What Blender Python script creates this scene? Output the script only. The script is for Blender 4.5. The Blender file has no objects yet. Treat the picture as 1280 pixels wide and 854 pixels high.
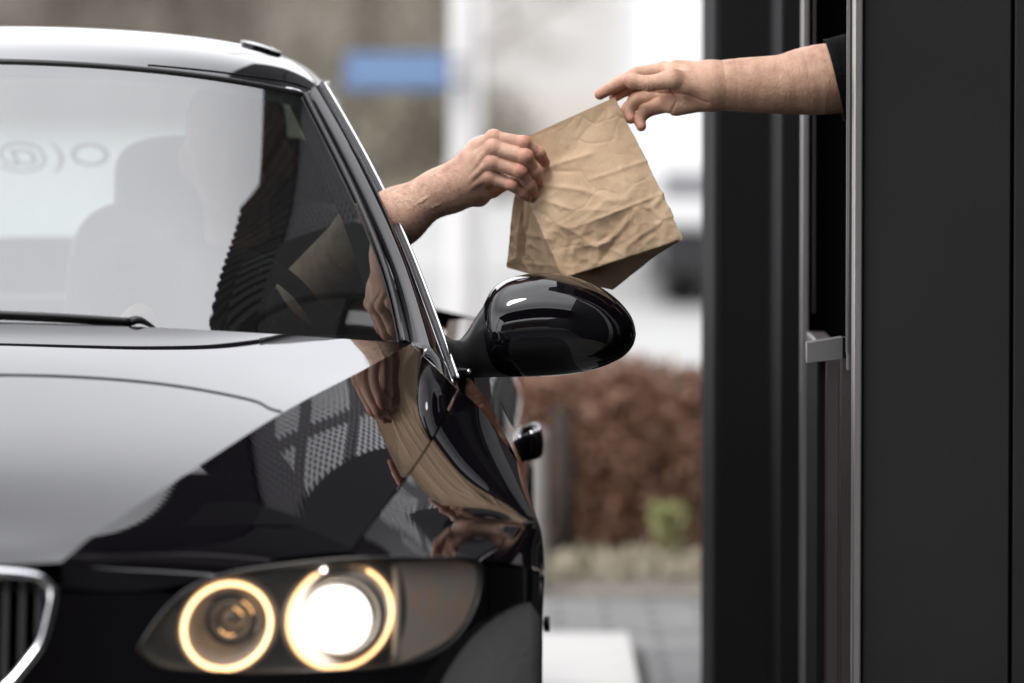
import bpy, math, random
import numpy as np
from mathutils import Vector, noise
from mathutils.bvhtree import BVHTree
from mathutils.geometry import delaunay_2d_cdt
random.seed(7); np.random.seed(7)
R = math.radians
sc = bpy.context.scene
COL = sc.collection

# ------------------------------------------------------------------ camera model (real scale, metres)
FPX = 7111.0; CZ = 1.42; HV = 40.0
PITCH = math.atan((427 - HV) / FPX)
CAM = np.array([0.0, 0.0, CZ])
def W(u, v, Y):
    dx = (u - 640) / FPX; dz = -(v - 427) / FPX
    d = np.array([dx, math.cos(PITCH) + dz * math.sin(PITCH), -math.sin(PITCH) + dz * math.cos(PITCH)])
    return CAM + d * (Y / d[1])
def ray(u, v):
    p = W(u, v, 10.0) - CAM
    return p / np.linalg.norm(p)
CX, CY = -0.85, 7.10            # car centre line and its nose
def P(u, v, y):                 # traced point at a real distance y behind the nose -> world
    return W(u, v, CY + y)
def L(x, y, z):                 # car coordinates -> world
    return np.array([CX + x, CY + y, z])

# ------------------------------------------------------------------ object helpers
def finish(o, label=None, cat=None, group=None, kind=None):
    if label: o['label'] = label
    if cat: o['category'] = cat
    if group: o['group'] = group
    if kind: o['kind'] = kind
    return o
def root(name, loc, label, cat, group=None):
    o = bpy.data.objects.new(name, None); COL.objects.link(o)
    o.location = loc; o.empty_display_size = .2
    o['_w'] = list(map(float, loc))
    return finish(o, label, cat, group)
def mesh(name, V, Fc, mat, parent=None, loc=None, smooth=True, normals=None):
    V = np.asarray(V, dtype=float)
    if parent is not None:
        org = np.array(parent['_w'])
    elif loc is not None:
        org = np.array(loc, dtype=float)
    else:
        org = np.zeros(3)
    me = bpy.data.meshes.new(name)
    me.from_pydata((V - org).tolist(), [], [list(map(int, f)) for f in Fc])
    me.update()
    if smooth:
        me.polygons.foreach_set('use_smooth', [True] * len(me.polygons))
    o = bpy.data.objects.new(name, me); COL.objects.link(o)
    for m in (mat if isinstance(mat, (list, tuple)) else [mat]):
        me.materials.append(m)
    if parent is not None:
        o.parent = parent
    else:
        o.location = org
    o['_w'] = org.tolist()
    if normals is not None:
        me.normals_split_custom_set_from_vertices([Vector(n) for n in normals])
    return o
class MB:
    def __init__(s): s.V = []; s.F = []; s.n = 0
    def add(s, V, Fc):
        V = np.asarray(V, dtype=float)
        s.V.append(V); s.F += [[i + s.n for i in f] for f in Fc]; s.n += len(V); return s
    def box(s, a, b):
        x0, y0, z0 = a; x1, y1, z1 = b
        V = [(x0,y0,z0),(x1,y0,z0),(x1,y1,z0),(x0,y1,z0),(x0,y0,z1),(x1,y0,z1),(x1,y1,z1),(x0,y1,z1)]
        return s.add(V, [(0,3,2,1),(4,5,6,7),(0,1,5,4),(1,2,6,5),(2,3,7,6),(3,0,4,7)])
    def bbox(s, a, b, r=.003):      # box with bevelled vertical and top edges
        x0, y0, z0 = a; x1, y1, z1 = b
        def ring(z, q):
            x_0, x_1, y_0, y_1 = x0 + q, x1 - q, y0 + q, y1 - q
            c = r
            return [(x_0+c,y_0,z),(x_1-c,y_0,z),(x_1,y_0+c,z),(x_1,y_1-c,z),(x_1-c,y_1,z),(x_0+c,y_1,z),(x_0,y_1-c,z),(x_0,y_0+c,z)]
        V = ring(z0, r) + ring(z0 + r, 0) + ring(z1 - r, 0) + ring(z1, r)
        Fc = [list(range(8))[::-1], [24 + i for i in range(8)]]
        for k in range(3):
            for i in range(8):
                j = (i + 1) % 8
                Fc.append((k*8+i, k*8+j, k*8+8+j, k*8+8+i))
        return s.add(V, Fc)
    def tube(s, pts, r, n=10, closed=False, cap=True, squash=None):
        pts = np.asarray(pts, dtype=float); m = len(pts)
        r = np.broadcast_to(np.asarray(r, dtype=float), (m,))
        T = np.gradient(pts, axis=0)
        if closed: T = (np.roll(pts, -1, 0) - np.roll(pts, 1, 0))
        T /= np.linalg.norm(T, axis=1)[:, None] + 1e-12
        up = np.array([0, 0, 1.0]) if abs(T[0][2]) < .9 else np.array([0, 1.0, 0])
        N = np.cross(T[0], up); N /= np.linalg.norm(N)
        V = []
        for i in range(m):
            N = N - T[i] * np.dot(N, T[i]); N /= np.linalg.norm(N)
            B = np.cross(T[i], N)
            for k in range(n):
                a = 2 * math.pi * k / n
                V.append(pts[i] + r[i] * (math.cos(a) * N + math.sin(a) * B))
        Fc = []
        for i in range(m if closed else m - 1):
            i2 = (i + 1) % m
            for k in range(n):
                k2 = (k + 1) % n
                Fc.append((i*n+k, i*n+k2, i2*n+k2, i2*n+k))
        if cap and not closed:
            Fc += [list(range(n))[::-1], [(m-1)*n + k for k in range(n)]]
        return s.add(V, Fc)
    def grid(s, G):
        G = np.asarray(G); a, b = G.shape[:2]
        return s.add(G.reshape(-1, 3), gfaces(a, b))
    def lathe(s, prof, c, axis='x', n=48):
        V = []; m = len(prof)
        for (t, r) in prof:
            for k in range(n):
                a = 2*math.pi*k/n
                if axis == 'x': V.append((c[0]+t, c[1]+r*math.cos(a), c[2]+r*math.sin(a)))
                elif axis == 'y': V.append((c[0]+r*math.cos(a), c[1]+t, c[2]+r*math.sin(a)))
                else: V.append((c[0]+r*math.cos(a), c[1]+r*math.sin(a), c[2]+t))
        Fc = [(i*n+k, i*n+(k+1) % n, (i+1)*n+(k+1) % n, (i+1)*n+k) for i in range(m-1) for k in range(n)]
        return s.add(V, Fc)
    def obj(s, name, mat, parent=None, loc=None, smooth=False):
        return mesh(name, np.vstack(s.V), s.F, mat, parent, loc, smooth)
def gfaces(a, b):
    return [(i*b+j, i*b+j+1, (i+1)*b+j+1, (i+1)*b+j) for i in range(a-1) for j in range(b-1)]
def spl(pts, n, par=None):
    """natural cubic spline through pts, n samples; par = knot parameters"""
    p = np.asarray(pts, dtype=float); m = len(p)
    if m == 2: return p[0] + (p[1]-p[0]) * np.linspace(0, 1, n)[:, None]
    if par is None:
        t = np.concatenate([[0], np.cumsum(np.linalg.norm(np.diff(p, axis=0), axis=1) + 1e-9)]); t /= t[-1]
    else: t = np.asarray(par, float)
    h = np.diff(t); A = np.zeros((m, m)); B = np.zeros((m,) + p.shape[1:])
    A[0, 0] = A[-1, -1] = 1
    for i in range(1, m-1):
        A[i, i-1] = h[i-1]; A[i, i] = 2*(h[i-1]+h[i]); A[i, i+1] = h[i]
        B[i] = 6*((p[i+1]-p[i])/h[i] - (p[i]-p[i-1])/h[i-1])
    M = np.linalg.solve(A, B)
    q = n if isinstance(n, np.ndarray) else np.linspace(t[0], t[-1], n)
    k = np.clip(np.searchsorted(t, q, side='right')-1, 0, m-2)
    d = (q - t[k]); e = (t[k+1]-q); H = h[k]
    if p.ndim > 1: d, e, H = d[:, None], e[:, None], H[:, None]
    return (M[k]*e**3 + M[k+1]*d**3)/(6*H) + (p[k]/H - M[k]*H/6)*e + (p[k+1]/H - M[k+1]*H/6)*d
def bic(rows, nu, nv, pu=None, pv=None):
    """rows: a x b x 3 control net -> nu x nv interpolated"""
    rows = np.asarray(rows, dtype=float); a, b = rows.shape[:2]
    pv = np.linspace(0, 1, b) if pv is None else pv
    pu = np.linspace(0, 1, a) if pu is None else pu
    q = np.linspace(0, 1, nv)
    t1 = np.stack([spl(rows[i], q, pv) if b > 2 else spl(rows[i], nv) for i in range(a)])
    q = np.linspace(0, 1, nu)
    return np.stack([spl(t1[:, j], q, pu) if a > 2 else spl(t1[:, j], nu) for j in range(nv)], axis=1)
def mir(V):
    V = np.array(V, dtype=float); V[..., 0] = 2*CX - V[..., 0]; return V
def flip(Fc): return [tuple(reversed(f)) for f in Fc]

# ------------------------------------------------------------------ materials
def new_mat(name):
    m = bpy.data.materials.new(name); m.use_nodes = True
    nt = m.node_tree; return m, nt, nt.nodes['Principled BSDF']
def N(nt, t, **kw):
    n = nt.nodes.new(t)
    for k, v in kw.items():
        if k in n.inputs: n.inputs[k].default_value = v
        else: setattr(n, k, v)
    return n
def simple(name, col, rough=.5, metal=0., bump=0, bscale=50., var=0., coat=0., spec=.5, vscale=8., detail=4.):
    m, nt, b = new_mat(name)
    b.inputs['Base Color'].default_value = (*col, 1); b.inputs['Roughness'].default_value = rough
    b.inputs['Metallic'].default_value = metal; b.inputs['Coat Weight'].default_value = coat
    b.inputs['Coat Roughness'].default_value = .03; b.inputs['Specular IOR Level'].default_value = spec
    tc = N(nt, 'ShaderNodeTexCoord')
    if var:
        n = N(nt, 'ShaderNodeTexNoise', Scale=vscale, Detail=detail); nt.links.new(tc.outputs['Object'], n.inputs['Vector'])
        r = N(nt, 'ShaderNodeMapRange'); r.inputs['From Min'].default_value = .3; r.inputs['From Max'].default_value = .7
        r.inputs['To Min'].default_value = 1-var; r.inputs['To Max'].default_value = 1+var
        nt.links.new(n.outputs['Fac'], r.inputs['Value'])
        x = N(nt, 'ShaderNodeMix', data_type='RGBA', blend_type='MULTIPLY'); x.inputs[0].default_value = 1
        x.inputs[6].default_value = (*col, 1); nt.links.new(r.outputs[0], x.inputs[7])
        nt.links.new(x.outputs[2], b.inputs['Base Color'])
    if bump:
        n = N(nt, 'ShaderNodeTexNoise', Scale=bscale, Detail=5.); nt.links.new(tc.outputs['Object'], n.inputs['Vector'])
        q = N(nt, 'ShaderNodeBump', Strength=bump, Distance=.01); nt.links.new(n.outputs['Fac'], q.inputs['Height'])
        nt.links.new(q.outputs[0], b.inputs['Normal'])
    return m
def emit(name, col, s, attr=None):
    m, nt, b = new_mat(name)
    if attr:
        at = N(nt, 'ShaderNodeAttribute'); at.attribute_name = attr; mu = N(nt, 'ShaderNodeMath', operation='MULTIPLY'); mu.inputs[1].default_value = s; nt.links.new(at.outputs['Fac'], mu.inputs[0]); nt.links.new(mu.outputs[0], b.inputs['Emission Strength'])
    b.inputs['Base Color'].default_value = (*col, 1)
    b.inputs['Emission Color'].default_value = (*col, 1); b.inputs['Emission Strength'].default_value = s
    return m
def glass(name, tint, ior=1.5, rough=0., dust=0.):
    m, nt, b = new_mat(name); nt.nodes.remove(b)
    out = nt.nodes['Material Output']
    t = N(nt, 'ShaderNodeBsdfTransparent', Color=(*tint, 1)); g = N(nt, 'ShaderNodeBsdfGlossy', Roughness=rough, Color=(1, 1, 1, 1))
    f = N(nt, 'ShaderNodeFresnel', IOR=ior); mx = N(nt, 'ShaderNodeMixShader')
    # same reflectance from both faces of the pane
    geo = N(nt, 'ShaderNodeNewGeometry')
    md = N(nt, 'ShaderNodeMix'); md.inputs[2].default_value = ior; md.inputs[3].default_value = 1/ior
    nt.links.new(geo.outputs['Backfacing'], md.inputs[0])
    # Fresnel node already inverts the IOR on backfaces: feed 1/ior there to cancel it
    nt.links.new(md.outputs[0], f.inputs['IOR'])
    nt.links.new(f.outputs[0], mx.inputs[0]); nt.links.new(t.outputs[0], mx.inputs[1]); nt.links.new(g.outputs[0], mx.inputs[2])
    last = mx.outputs[0]
    if dust:
        d = N(nt, 'ShaderNodeBsdfDiffuse', Color=(.5, .5, .48, 1)); tc = N(nt, 'ShaderNodeTexCoord')
        n1 = N(nt, 'ShaderNodeTexNoise', Scale=3., Detail=8.); nt.links.new(tc.outputs['Object'], n1.inputs['Vector'])
        n2 = N(nt, 'ShaderNodeTexVoronoi', Scale=160.); nt.links.new(tc.outputs['Object'], n2.inputs['Vector'])
        lt = N(nt, 'ShaderNodeMath', operation='LESS_THAN'); lt.inputs[1].default_value = .08; nt.links.new(n2.outputs['Distance'], lt.inputs[0])
        n3 = N(nt, 'ShaderNodeTexNoise', Scale=23., Detail=1.); nt.links.new(tc.outputs['Object'], n3.inputs['Vector'])
        gt = N(nt, 'ShaderNodeMath', operation='GREATER_THAN'); gt.inputs[1].default_value = .63; nt.links.new(n3.outputs['Fac'], gt.inputs[0])
        ml = N(nt, 'ShaderNodeMath', operation='MULTIPLY'); nt.links.new(lt.outputs[0], ml.inputs[0]); nt.links.new(gt.outputs[0], ml.inputs[1])
        m2 = N(nt, 'ShaderNodeMath', operation='MULTIPLY'); m2.inputs[1].default_value = .35; nt.links.new(ml.outputs[0], m2.inputs[0])
        m3 = N(nt, 'ShaderNodeMath', operation='MULTIPLY_ADD'); m3.inputs[1].default_value = dust; nt.links.new(n1.outputs['Fac'], m3.inputs[0]); nt.links.new(m2.outputs[0], m3.inputs[2])
        mm = N(nt, 'ShaderNodeMixShader'); nt.links.new(m3.outputs[0], mm.inputs[0])
        nt.links.new(last, mm.inputs[1]); nt.links.new(d.outputs[0], mm.inputs[2]); last = mm.outputs[0]
    nt.links.new(last, out.inputs['Surface'])
    return m
M = {}
def mk_paint():
    m, nt, b = new_mat('black_paint')
    b.inputs['Roughness'].default_value = .35; b.inputs['Metallic'].default_value = .0
    b.inputs['Coat Weight'].default_value = 1; b.inputs['Coat Roughness'].default_value = .012; b.inputs['Coat IOR'].default_value = 1.58
    b.inputs['Specular IOR Level'].default_value = .0
    tc = N(nt, 'ShaderNodeTexCoord')
    v = N(nt, 'ShaderNodeTexVoronoi', Scale=260.); nt.links.new(tc.outputs['Object'], v.inputs['Vector'])
    lt = N(nt, 'ShaderNodeMath', operation='LESS_THAN'); lt.inputs[1].default_value = .07; nt.links.new(v.outputs['Distance'], lt.inputs[0])
    n3 = N(nt, 'ShaderNodeTexNoise', Scale=31., Detail=1.); nt.links.new(tc.outputs['Object'], n3.inputs['Vector'])
    gt = N(nt, 'ShaderNodeMath', operation='GREATER_THAN'); gt.inputs[1].default_value = .62; nt.links.new(n3.outputs['Fac'], gt.inputs[0])
    ml = N(nt, 'ShaderNodeMath', operation='MULTIPLY'); nt.links.new(lt.outputs[0], ml.inputs[0]); nt.links.new(gt.outputs[0], ml.inputs[1])
    mx = N(nt, 'ShaderNodeMix', data_type='RGBA'); nt.links.new(ml.outputs[0], mx.inputs[0])
    mx.inputs[6].default_value = (.0032, .0026, .0038, 1); mx.inputs[7].default_value = (.12, .12, .11, 1)
    nt.links.new(mx.outputs[2], b.inputs['Base Color'])
    nn = N(nt, 'ShaderNodeTexNoise', Scale=2.2, Detail=2.); nt.links.new(tc.outputs['Object'], nn.inputs['Vector'])
    bp = N(nt, 'ShaderNodeBump', Strength=.02, Distance=.02); nt.links.new(nn.outputs['Fac'], bp.inputs['Height'])
    nt.links.new(bp.outputs[0], b.inputs['Coat Normal'])
    return m
M['paint'] = mk_paint()
M['rubber'] = simple('black_rubber', (.012, .012, .013), .45, bump=.1, bscale=300)
M['seal'] = simple('seal_rubber', (.035, .035, .037), .38)
M['plastic'] = simple('black_plastic', (.014, .014, .015), .4)
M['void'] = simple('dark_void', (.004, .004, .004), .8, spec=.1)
M['chrome'] = simple('chrome', (.78, .78, .8), .07, metal=1.)
M['satin'] = simple('satin_trim', (.55, .55, .57), .2, metal=1.)
M['wind'] = glass('windscreen_glass', (.38, .44, .42), 2.4, dust=.02)
M['rear_glass'] = glass('rear_glass', (.92, .97, .95), 1.4)
M['lens'] = glass('clear_lens', (.95, .95, .93), 1.4, dust=.16)  # weathered haze on the cover, also added to lighten the dark lamp
M['interior'] = simple('cabin_trim', (.012, .012, .013), .85, bump=.2, bscale=200, spec=.1)
M['seat'] = simple('seat_leather', (.03, .029, .028), .5, bump=.1, bscale=120)
M['tyre'] = simple('tyre', (.015, .015, .015), .8, bump=.3, bscale=80)
M['alloy'] = simple('alloy', (.45, .45, .46), .3, metal=1.)

# ================================================================== CAR
car = root('car', (CX, CY + 2.3, 0), 'black glossy coupe with lit ring headlights waiting beside the serving window', 'car')

# crease K and lower edge B of the bonnet, aft -> fore
K = np.array([P(513,430,1.47), P(440,470,1.18), P(355,515,.89), P(240,588,.55), P(130,660,.305), P(97,686,.23), P(76,703,.18)])
C = np.array([L(0,1.20,.998), L(0,1.0,.962), L(0,.78,.915), L(0,.5,.849), L(0,.30,.789), L(0,.195,.758), L(0,.135,.737)])
B1 = np.array([P(571,487,1.50), P(540,547,1.13), P(500,606,.84), P(437,690,.50)])
B2 = np.array([P(437,690,.50), P(330,703,.385), P(205,735,.255), P(78,735,.17)])
tk = np.linspace(0, 1, 7); NU = 91
q = np.linspace(0, 1, NU)
Kc = spl(K, q, tk); Cc = spl(C, q, tk)
qa = q[q <= .5+1e-9]*2; qb = (q[q > .5+1e-9]-.5)*2
Bc = np.vstack([spl(B1, qa, np.linspace(0, 1, 4)), spl(B2, qb, np.array([0, .34, .67, 1.]))])
sv = np.linspace(-1, 1, 81)
inner = np.zeros((NU, 81, 3))
for j, s in enumerate(sv):
    a = abs(s); e2 = a**2; ez = a**1.8
    inner[:, j, 0] = CX + s*(Kc[:, 0]-CX)
    inner[:, j, 1] = Cc[:, 1] + (Kc[:, 1]-Cc[:, 1])*e2
    inner[:, j, 2] = Cc[:, 2] + (Kc[:, 2]-Cc[:, 2])*ez
nw = 33
outer = np.zeros((NU, nw, 3))
for j in range(nw):
    w = j/(nw-1)
    G = Kc*(1-w) + Bc*w
    bul = math.sin(math.pi*w)
    G[:, 2] += bul*.0015
    outer[:, j] = G
mb = MB().grid(inner); mb.add(outer.reshape(-1, 3), gfaces(NU, nw))
mb.add(mir(outer).reshape(-1, 3), flip(gfaces(NU, nw)))
# turned-down front lip above the grille
edge = np.vstack([mir(outer[-1][::-1]), inner[-1], outer[-1]])
lip = np.stack([edge, edge + np.array([0, .006, -.012]), edge + np.array([0, .03, -.018])], axis=0)
mb.grid(lip)
hood = mb.obj('bonnet', M['paint'], car, smooth=True)
hood_bvh = BVHTree.FromPolygons([Vector(v) for v in np.vstack(mb.V)], mb.F)
def hit(bvh, u, v):
    d = Vector(ray(u, v)); loc, nn, i, dist = bvh.ray_cast(Vector(CAM), d)
    return (np.array(loc), np.array(nn)) if loc is not None else (None, None)
# thin black line laid across the bonnet
pts = []
for (u, v) in [(0,469),(60,470),(130,473.5),(200,480),(260,489),(300,497),(325,504),(340,512),(352,515)]:
    p, n_ = hit(hood_bvh, u, v)
    if p is not None: pts.append(p + n_/np.linalg.norm(n_)*(.0006 if n_[2] > 0 else -.0006))
pts = np.array(pts); pts = spl(pts, 60)
full = np.vstack([mir(pts[::-1]), pts])
MB().tube(full, .0016, 6).obj('bonnet_line', M['rubber'], hood, smooth=True)

# ---------------- nose surface: plan curve s -> (x, y), leaning with z
plan = np.array([(0,.10),(.1,.104),(.2,.125),(.3,.16),(.4,.225),(.5,.30),(.6,.40),(.7,.52),(.8,.66),(.85,.745),(.878,.83),(.890,.93),(.893,1.05),(.893,1.15)])
pt = np.concatenate([[0], np.cumsum(np.hypot(*np.diff(plan, axis=0).T))]); SMAX = pt[-1]
def nose(s, z, off=0.):
    s = np.atleast_1d(np.asarray(s, float)); z = np.broadcast_to(np.asarray(z, float), s.shape)
    xy = spl(plan, np.clip(s, 0, SMAX), pt)
    x, y = xy[:, 0], xy[:, 1]
    fr = np.clip(1 - s/SMAX*1.05, 0, 1)
    lean = np.where(z > .5, .36*(.70-z), .072 - .22*(.5-z)**2*4 + .0)
    y = y - lean*fr**.6
    return np.stack([CX + x, CY + y + off, z], axis=1)
sg = np.linspace(0, SMAX, 700)
def pix_to_nose(u, v):
    z = np.full(len(sg), .7)
    for _ in range(4):
        p = nose(sg, z)
        z = np.array([W(u, v, Y)[2] for Y in p[:, 1]])
    p = nose(sg, z)
    uu = 640 + p[:, 0]/p[:, 1]*FPX*math.cos(PITCH)  # near enough: refine by ray compare
    xr = np.array([W(u, v, Y)[0] for Y in p[:, 1]])
    d = p[:, 0]-xr
    k = np.where((d[:-1] <= 0) & (d[1:] > 0))[0]
    k = k[0] if len(k) else np.argmin(abs(d))
    return np.array([sg[k], z[k]])
def cdt_panel(poly, h, holes=(), edge_pts=True):
    poly = [np.asarray(p) for p in poly]; vs = list(poly); n = len(vs); loops = [list(range(n))]
    for hl in holes:
        loops.append(list(range(len(vs), len(vs)+len(hl)))); vs += [np.asarray(p) for p in hl]
    A = np.array(poly); lo, hi = A.min(0), A.max(0)
    def inside(p, L_):
        c = False; j = len(L_)-1
        for i in range(len(L_)):
            a, b = L_[i], L_[j]
            if (a[1] > p[1]) != (b[1] > p[1]) and p[0] < (b[0]-a[0])*(p[1]-a[1])/(b[1]-a[1]) + a[0]: c = not c
            j = i
        return c
    allp = np.array(vs)
    for x in np.arange(lo[0]+h/2, hi[0], h):
        for y in np.arange(lo[1]+h/2, hi[1], h):
            p = (x, y)
            if inside(p, poly) and not any(inside(p, hl) for hl in holes) and np.min(np.hypot(allp[:, 0]-x, allp[:, 1]-y)) > h*.45:
                vs.append(np.array(p))
    out = delaunay_2d_cdt([Vector((float(a), float(b))) for a, b in vs], [], loops, 2 if holes else 1, 1e-6)
    Vo = np.array([[v.x, v.y] for v in out[0]])
    Fo = [tuple(f) for f in out[2]]
    if holes:
        Fo = [f for f in Fo if not any(inside(Vo[list(f)].mean(0), hl) for hl in holes)]
    return Vo, Fo
def dens(poly, h):
    out = []
    for a, b in zip(poly[:-1], poly[1:]):
        a, b = np.array(a), np.array(b); k = max(1, int(np.linalg.norm(b-a)/h))
        for i in range(k): out.append(a+(b-a)*i/k)
    out.append(np.array(poly[-1])); return out
def npanel(Vo, off=0.):
    return nose(Vo[:, 0], Vo[:, 1], off)
def nnorm(Vo, sign=1):
    e = 1e-3
    a = nose(np.clip(Vo[:,0]+e,0,SMAX), Vo[:,1]) - nose(np.clip(Vo[:,0]-e,0,SMAX), Vo[:,1])
    b = nose(Vo[:,0], Vo[:,1]+e) - nose(Vo[:,0], Vo[:,1]-e)
    n = np.cross(a, b); n /= np.linalg.norm(n, axis=1)[:, None]
    return n*sign
# head lamp outline in the photograph (closed, from the inner tip clockwise)
LAMP_TOP = [(173,812),(190,785),(218,752),(255,728),(300,716),(350,709),(400,703),(440,700),(500,698),(560,698),(590,699),(600,703)]
LAMP_BOT = [(600,703),(602,725),(596,755),(582,785),(558,810),(525,826),(480,835),(400,840),(300,842),(230,838),(190,828),(173,812)]
lt_ = np.array([pix_to_nose(*p) for p in LAMP_TOP]); lb_ = np.array([pix_to_nose(*p) for p in LAMP_BOT])
lt_ = spl(lt_, 60); lb_ = spl(lb_, 70)
lamp_outline = np.vstack([lt_[:-1], lb_[:-1]])
cen = lamp_outline.mean(0)
# grille outline (s,z): from inner-top round the outside
kpx = [(34,719.5),(56,727),(66,743),(64,765),(54,799),(34,831),(12,856)]
kid = [pix_to_nose(*p) for p in kpx]
zt = pix_to_nose(0, 716)[1]
kid = np.vstack([[(.035, zt+.012)], [(.06, zt+.014)], [(.12, zt+.010)], [(.19, zt)], kid, [(.16,.568)], [(.10,.556)], [(.05,.558)], [(.034,.60)]])
kid_s = spl(np.vstack([kid, kid[:1]]), 140)[:-1]
# bumper: runs round the grille, along the gap under the bonnet, under the lamp, along the seam to the wing
gapz = pix_to_nose(200, 740)[1]
lam_lo = lb_ + (lb_-cen)*.0
tipA = pix_to_nose(206, 741)
seam = [pix_to_nose(*p) for p in [(606,706),(640,709),(677,715)]]
archz = np.array([(SMAX-.22,.62),(SMAX-.30,.55),(SMAX-.37,.42),(SMAX-.39,.3),(SMAX-.38,.2)])
kb = kid_s[4:100]
kid_out = [k for k in kid_s if k[0] > .02]
ko = kid + 0
# outer side of kidney for bumper boundary, slightly outside
kc = kid.mean(0)
bound = [(0,.545)] + [tuple(kc + (k-kc)*1.045) for k in kid[::-1][1:-4]]
bound += [pix_to_nose(78, 741), tipA]
lamp_l = [p for p in (cen + (lb_[::-1]-cen)*np.array([1.006, 1.02]))]
li = [i for i, p in enumerate(LAMP_TOP)]
bound += [tuple(p) for p in (lt_[:18][::-1]) if p[1] < tipA[1]-.002] + [tuple(p) for p in lamp_l[1:]]
bound += [tuple(p) for p in seam] + [tuple(p) for p in archz] + [(0,.2)]
bp = dens(bound + [bound[0]], .012)[:-1]
Vo, Fo = cdt_panel(bp, .016)
mb = MB(); V3 = npanel(Vo); mb.add(V3, Fo); mb.add(mir(V3), flip(Fo))
nn = nnorm(Vo); nm = nn.copy(); nm[:, 0] *= -1
bumper = mesh('front_bumper', np.vstack(mb.V), mb.F, M['paint'], car, normals=np.vstack([nn, nm]))
# black backing sheet added behind nose, stands in for shade in the gaps
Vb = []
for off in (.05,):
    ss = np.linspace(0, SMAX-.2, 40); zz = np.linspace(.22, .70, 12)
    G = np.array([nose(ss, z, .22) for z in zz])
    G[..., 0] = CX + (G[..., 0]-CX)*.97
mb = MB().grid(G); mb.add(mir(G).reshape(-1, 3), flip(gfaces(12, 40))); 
# more of the black backing, following the bonnet's underside
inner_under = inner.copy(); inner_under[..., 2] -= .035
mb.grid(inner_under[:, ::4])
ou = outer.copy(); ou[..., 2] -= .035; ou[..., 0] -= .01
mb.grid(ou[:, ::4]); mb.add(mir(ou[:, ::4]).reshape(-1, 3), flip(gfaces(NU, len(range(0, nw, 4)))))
mb.obj('shade_backing', M['void'], car, smooth=True)

# ---------------- grilles
for sgn in (1, -1):
    f = (lambda A: A) if sgn == 1 else mir
    ring = f(nose(kid_s[:, 0], kid_s[:, 1], .001))
    gr = MB().tube(ring, .0070, 10, closed=True).obj('grille', M['chrome'], car, smooth=True)
    inn = kid_s.mean(0) + (kid_s-kid_s.mean(0))*np.array([.965, .955])
    MB().tube(f(nose(inn[:, 0], inn[:, 1], .005)), .004, 8, closed=True).obj('inner_ring', M['satin'], gr, smooth=True)
    sl = MB()
    for x in np.arange(.055, .285, .0215):
        zs = kid_s[np.abs(kid_s[:, 0]-x) < .012][:, 1]
        if len(zs) < 2: continue
        z0, z1 = zs.min()+.004, zs.max()-.004
        a = nose([x]*6, np.linspace(z0, z1, 6), .012); b_ = a + np.array([.001, .035, 0]); w_ = np.array([.0035, 0, 0])
        sl.add(f(np.vstack([a-w_, a+w_, b_+w_, b_-w_])), [(i+6*k, i+1+6*k, i+1+6*((k+1)%4), i+6*((k+1)%4)) for i in range(5) for k in range(4)])
    sl.obj('slats', M['plastic'], gr)
    hz = nose(kid_s[:, 0], kid_s[:, 1], .05)
# strip of body between the grilles
ss = np.linspace(0, .03, 5); G = np.array([nose(ss, z, -.002) for z in np.linspace(.54, .75, 14)])
mb = MB().grid(G); mb.add(mir(G).reshape(-1, 3), flip(gfaces(14, 5))); mb.obj('grille_divider', M['paint'], car, smooth=True)
# number plate + lower intake (below the picture)
MB().bbox((CX-.26, CY-.012, .36), (CX+.26, CY+.004, .47), .004).obj('number_plate', simple('plate', (.7, .55, .08), .4), bumper)
MB().tube(f(nose([.02,.2,.4,.5], .26, -.003)), .012, 8).tube(mir(f(nose([.02,.2,.4,.5], .26, -.003))), .012, 8).obj('lower_lip', M['plastic'], bumper, smooth=True)

# ---------------- head lamps
M['lampbowl'] = simple('lamp_housing', (.16, .14, .12), .45, metal=.3, bump=.1, bscale=60)
M['reflector'] = simple('lamp_reflector', (.20, .18, .16), .4, metal=.6)
def ribbed():
    m, nt, b = new_mat('indicator_lens')
    b.inputs['Base Color'].default_value = (.30, .255, .225, 1); b.inputs['Roughness'].default_value = .3; b.inputs['Metallic'].default_value = .25
    tc = N(nt, 'ShaderNodeTexCoord'); w = N(nt, 'ShaderNodeTexWave', Scale=130.); w.wave_type = 'BANDS'; w.bands_direction = 'X'
    nt.links.new(tc.outputs['Object'], w.inputs['Vector'])
    bp_ = N(nt, 'ShaderNodeBump', Strength=.8, Distance=.002); nt.links.new(w.outputs['Fac'], bp_.inputs['Height']); nt.links.new(bp_.outputs[0], b.inputs['Normal'])
    n = N(nt, 'ShaderNodeTexNoise', Scale=22., Detail=2.); nt.links.new(tc.outputs['Object'], n.inputs['Vector'])
    r = N(nt, 'ShaderNodeValToRGB'); r.color_ramp.elements[0].position = .35; r.color_ramp.elements[1].position = .7
    r.color_ramp.elements[0].color = (.66, .58, .53, 1); r.color_ramp.elements[1].color = (.80, .56, .42, 1)
    nt.links.new(n.outputs['Fac'], r.inputs['Fac']); nt.links.new(r.outputs['Color'], b.inputs['Base Color'])
    return m
M['indicator'] = ribbed()
M['halo'] = emit('lamp_ring_light', (1.0, .60, .28), 3.6)
M['halo_dim'] = emit('lamp_ring_light_soft', (1.0, .57, .25), 2.6)
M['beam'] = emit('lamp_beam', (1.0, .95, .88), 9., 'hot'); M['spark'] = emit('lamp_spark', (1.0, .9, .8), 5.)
M['glint_glow'] = emit('painted_glint', (1.0, .55, .22), 1.6)  # glowing arcs stand in for glints on the unlit projector
M['optic'] = simple('lamp_optic', (.12, .105, .095), .12, coat=1., spec=.8)
M['bezel'] = simple('lamp_bezel', (.42, .38, .35), .4, metal=.4)
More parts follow.
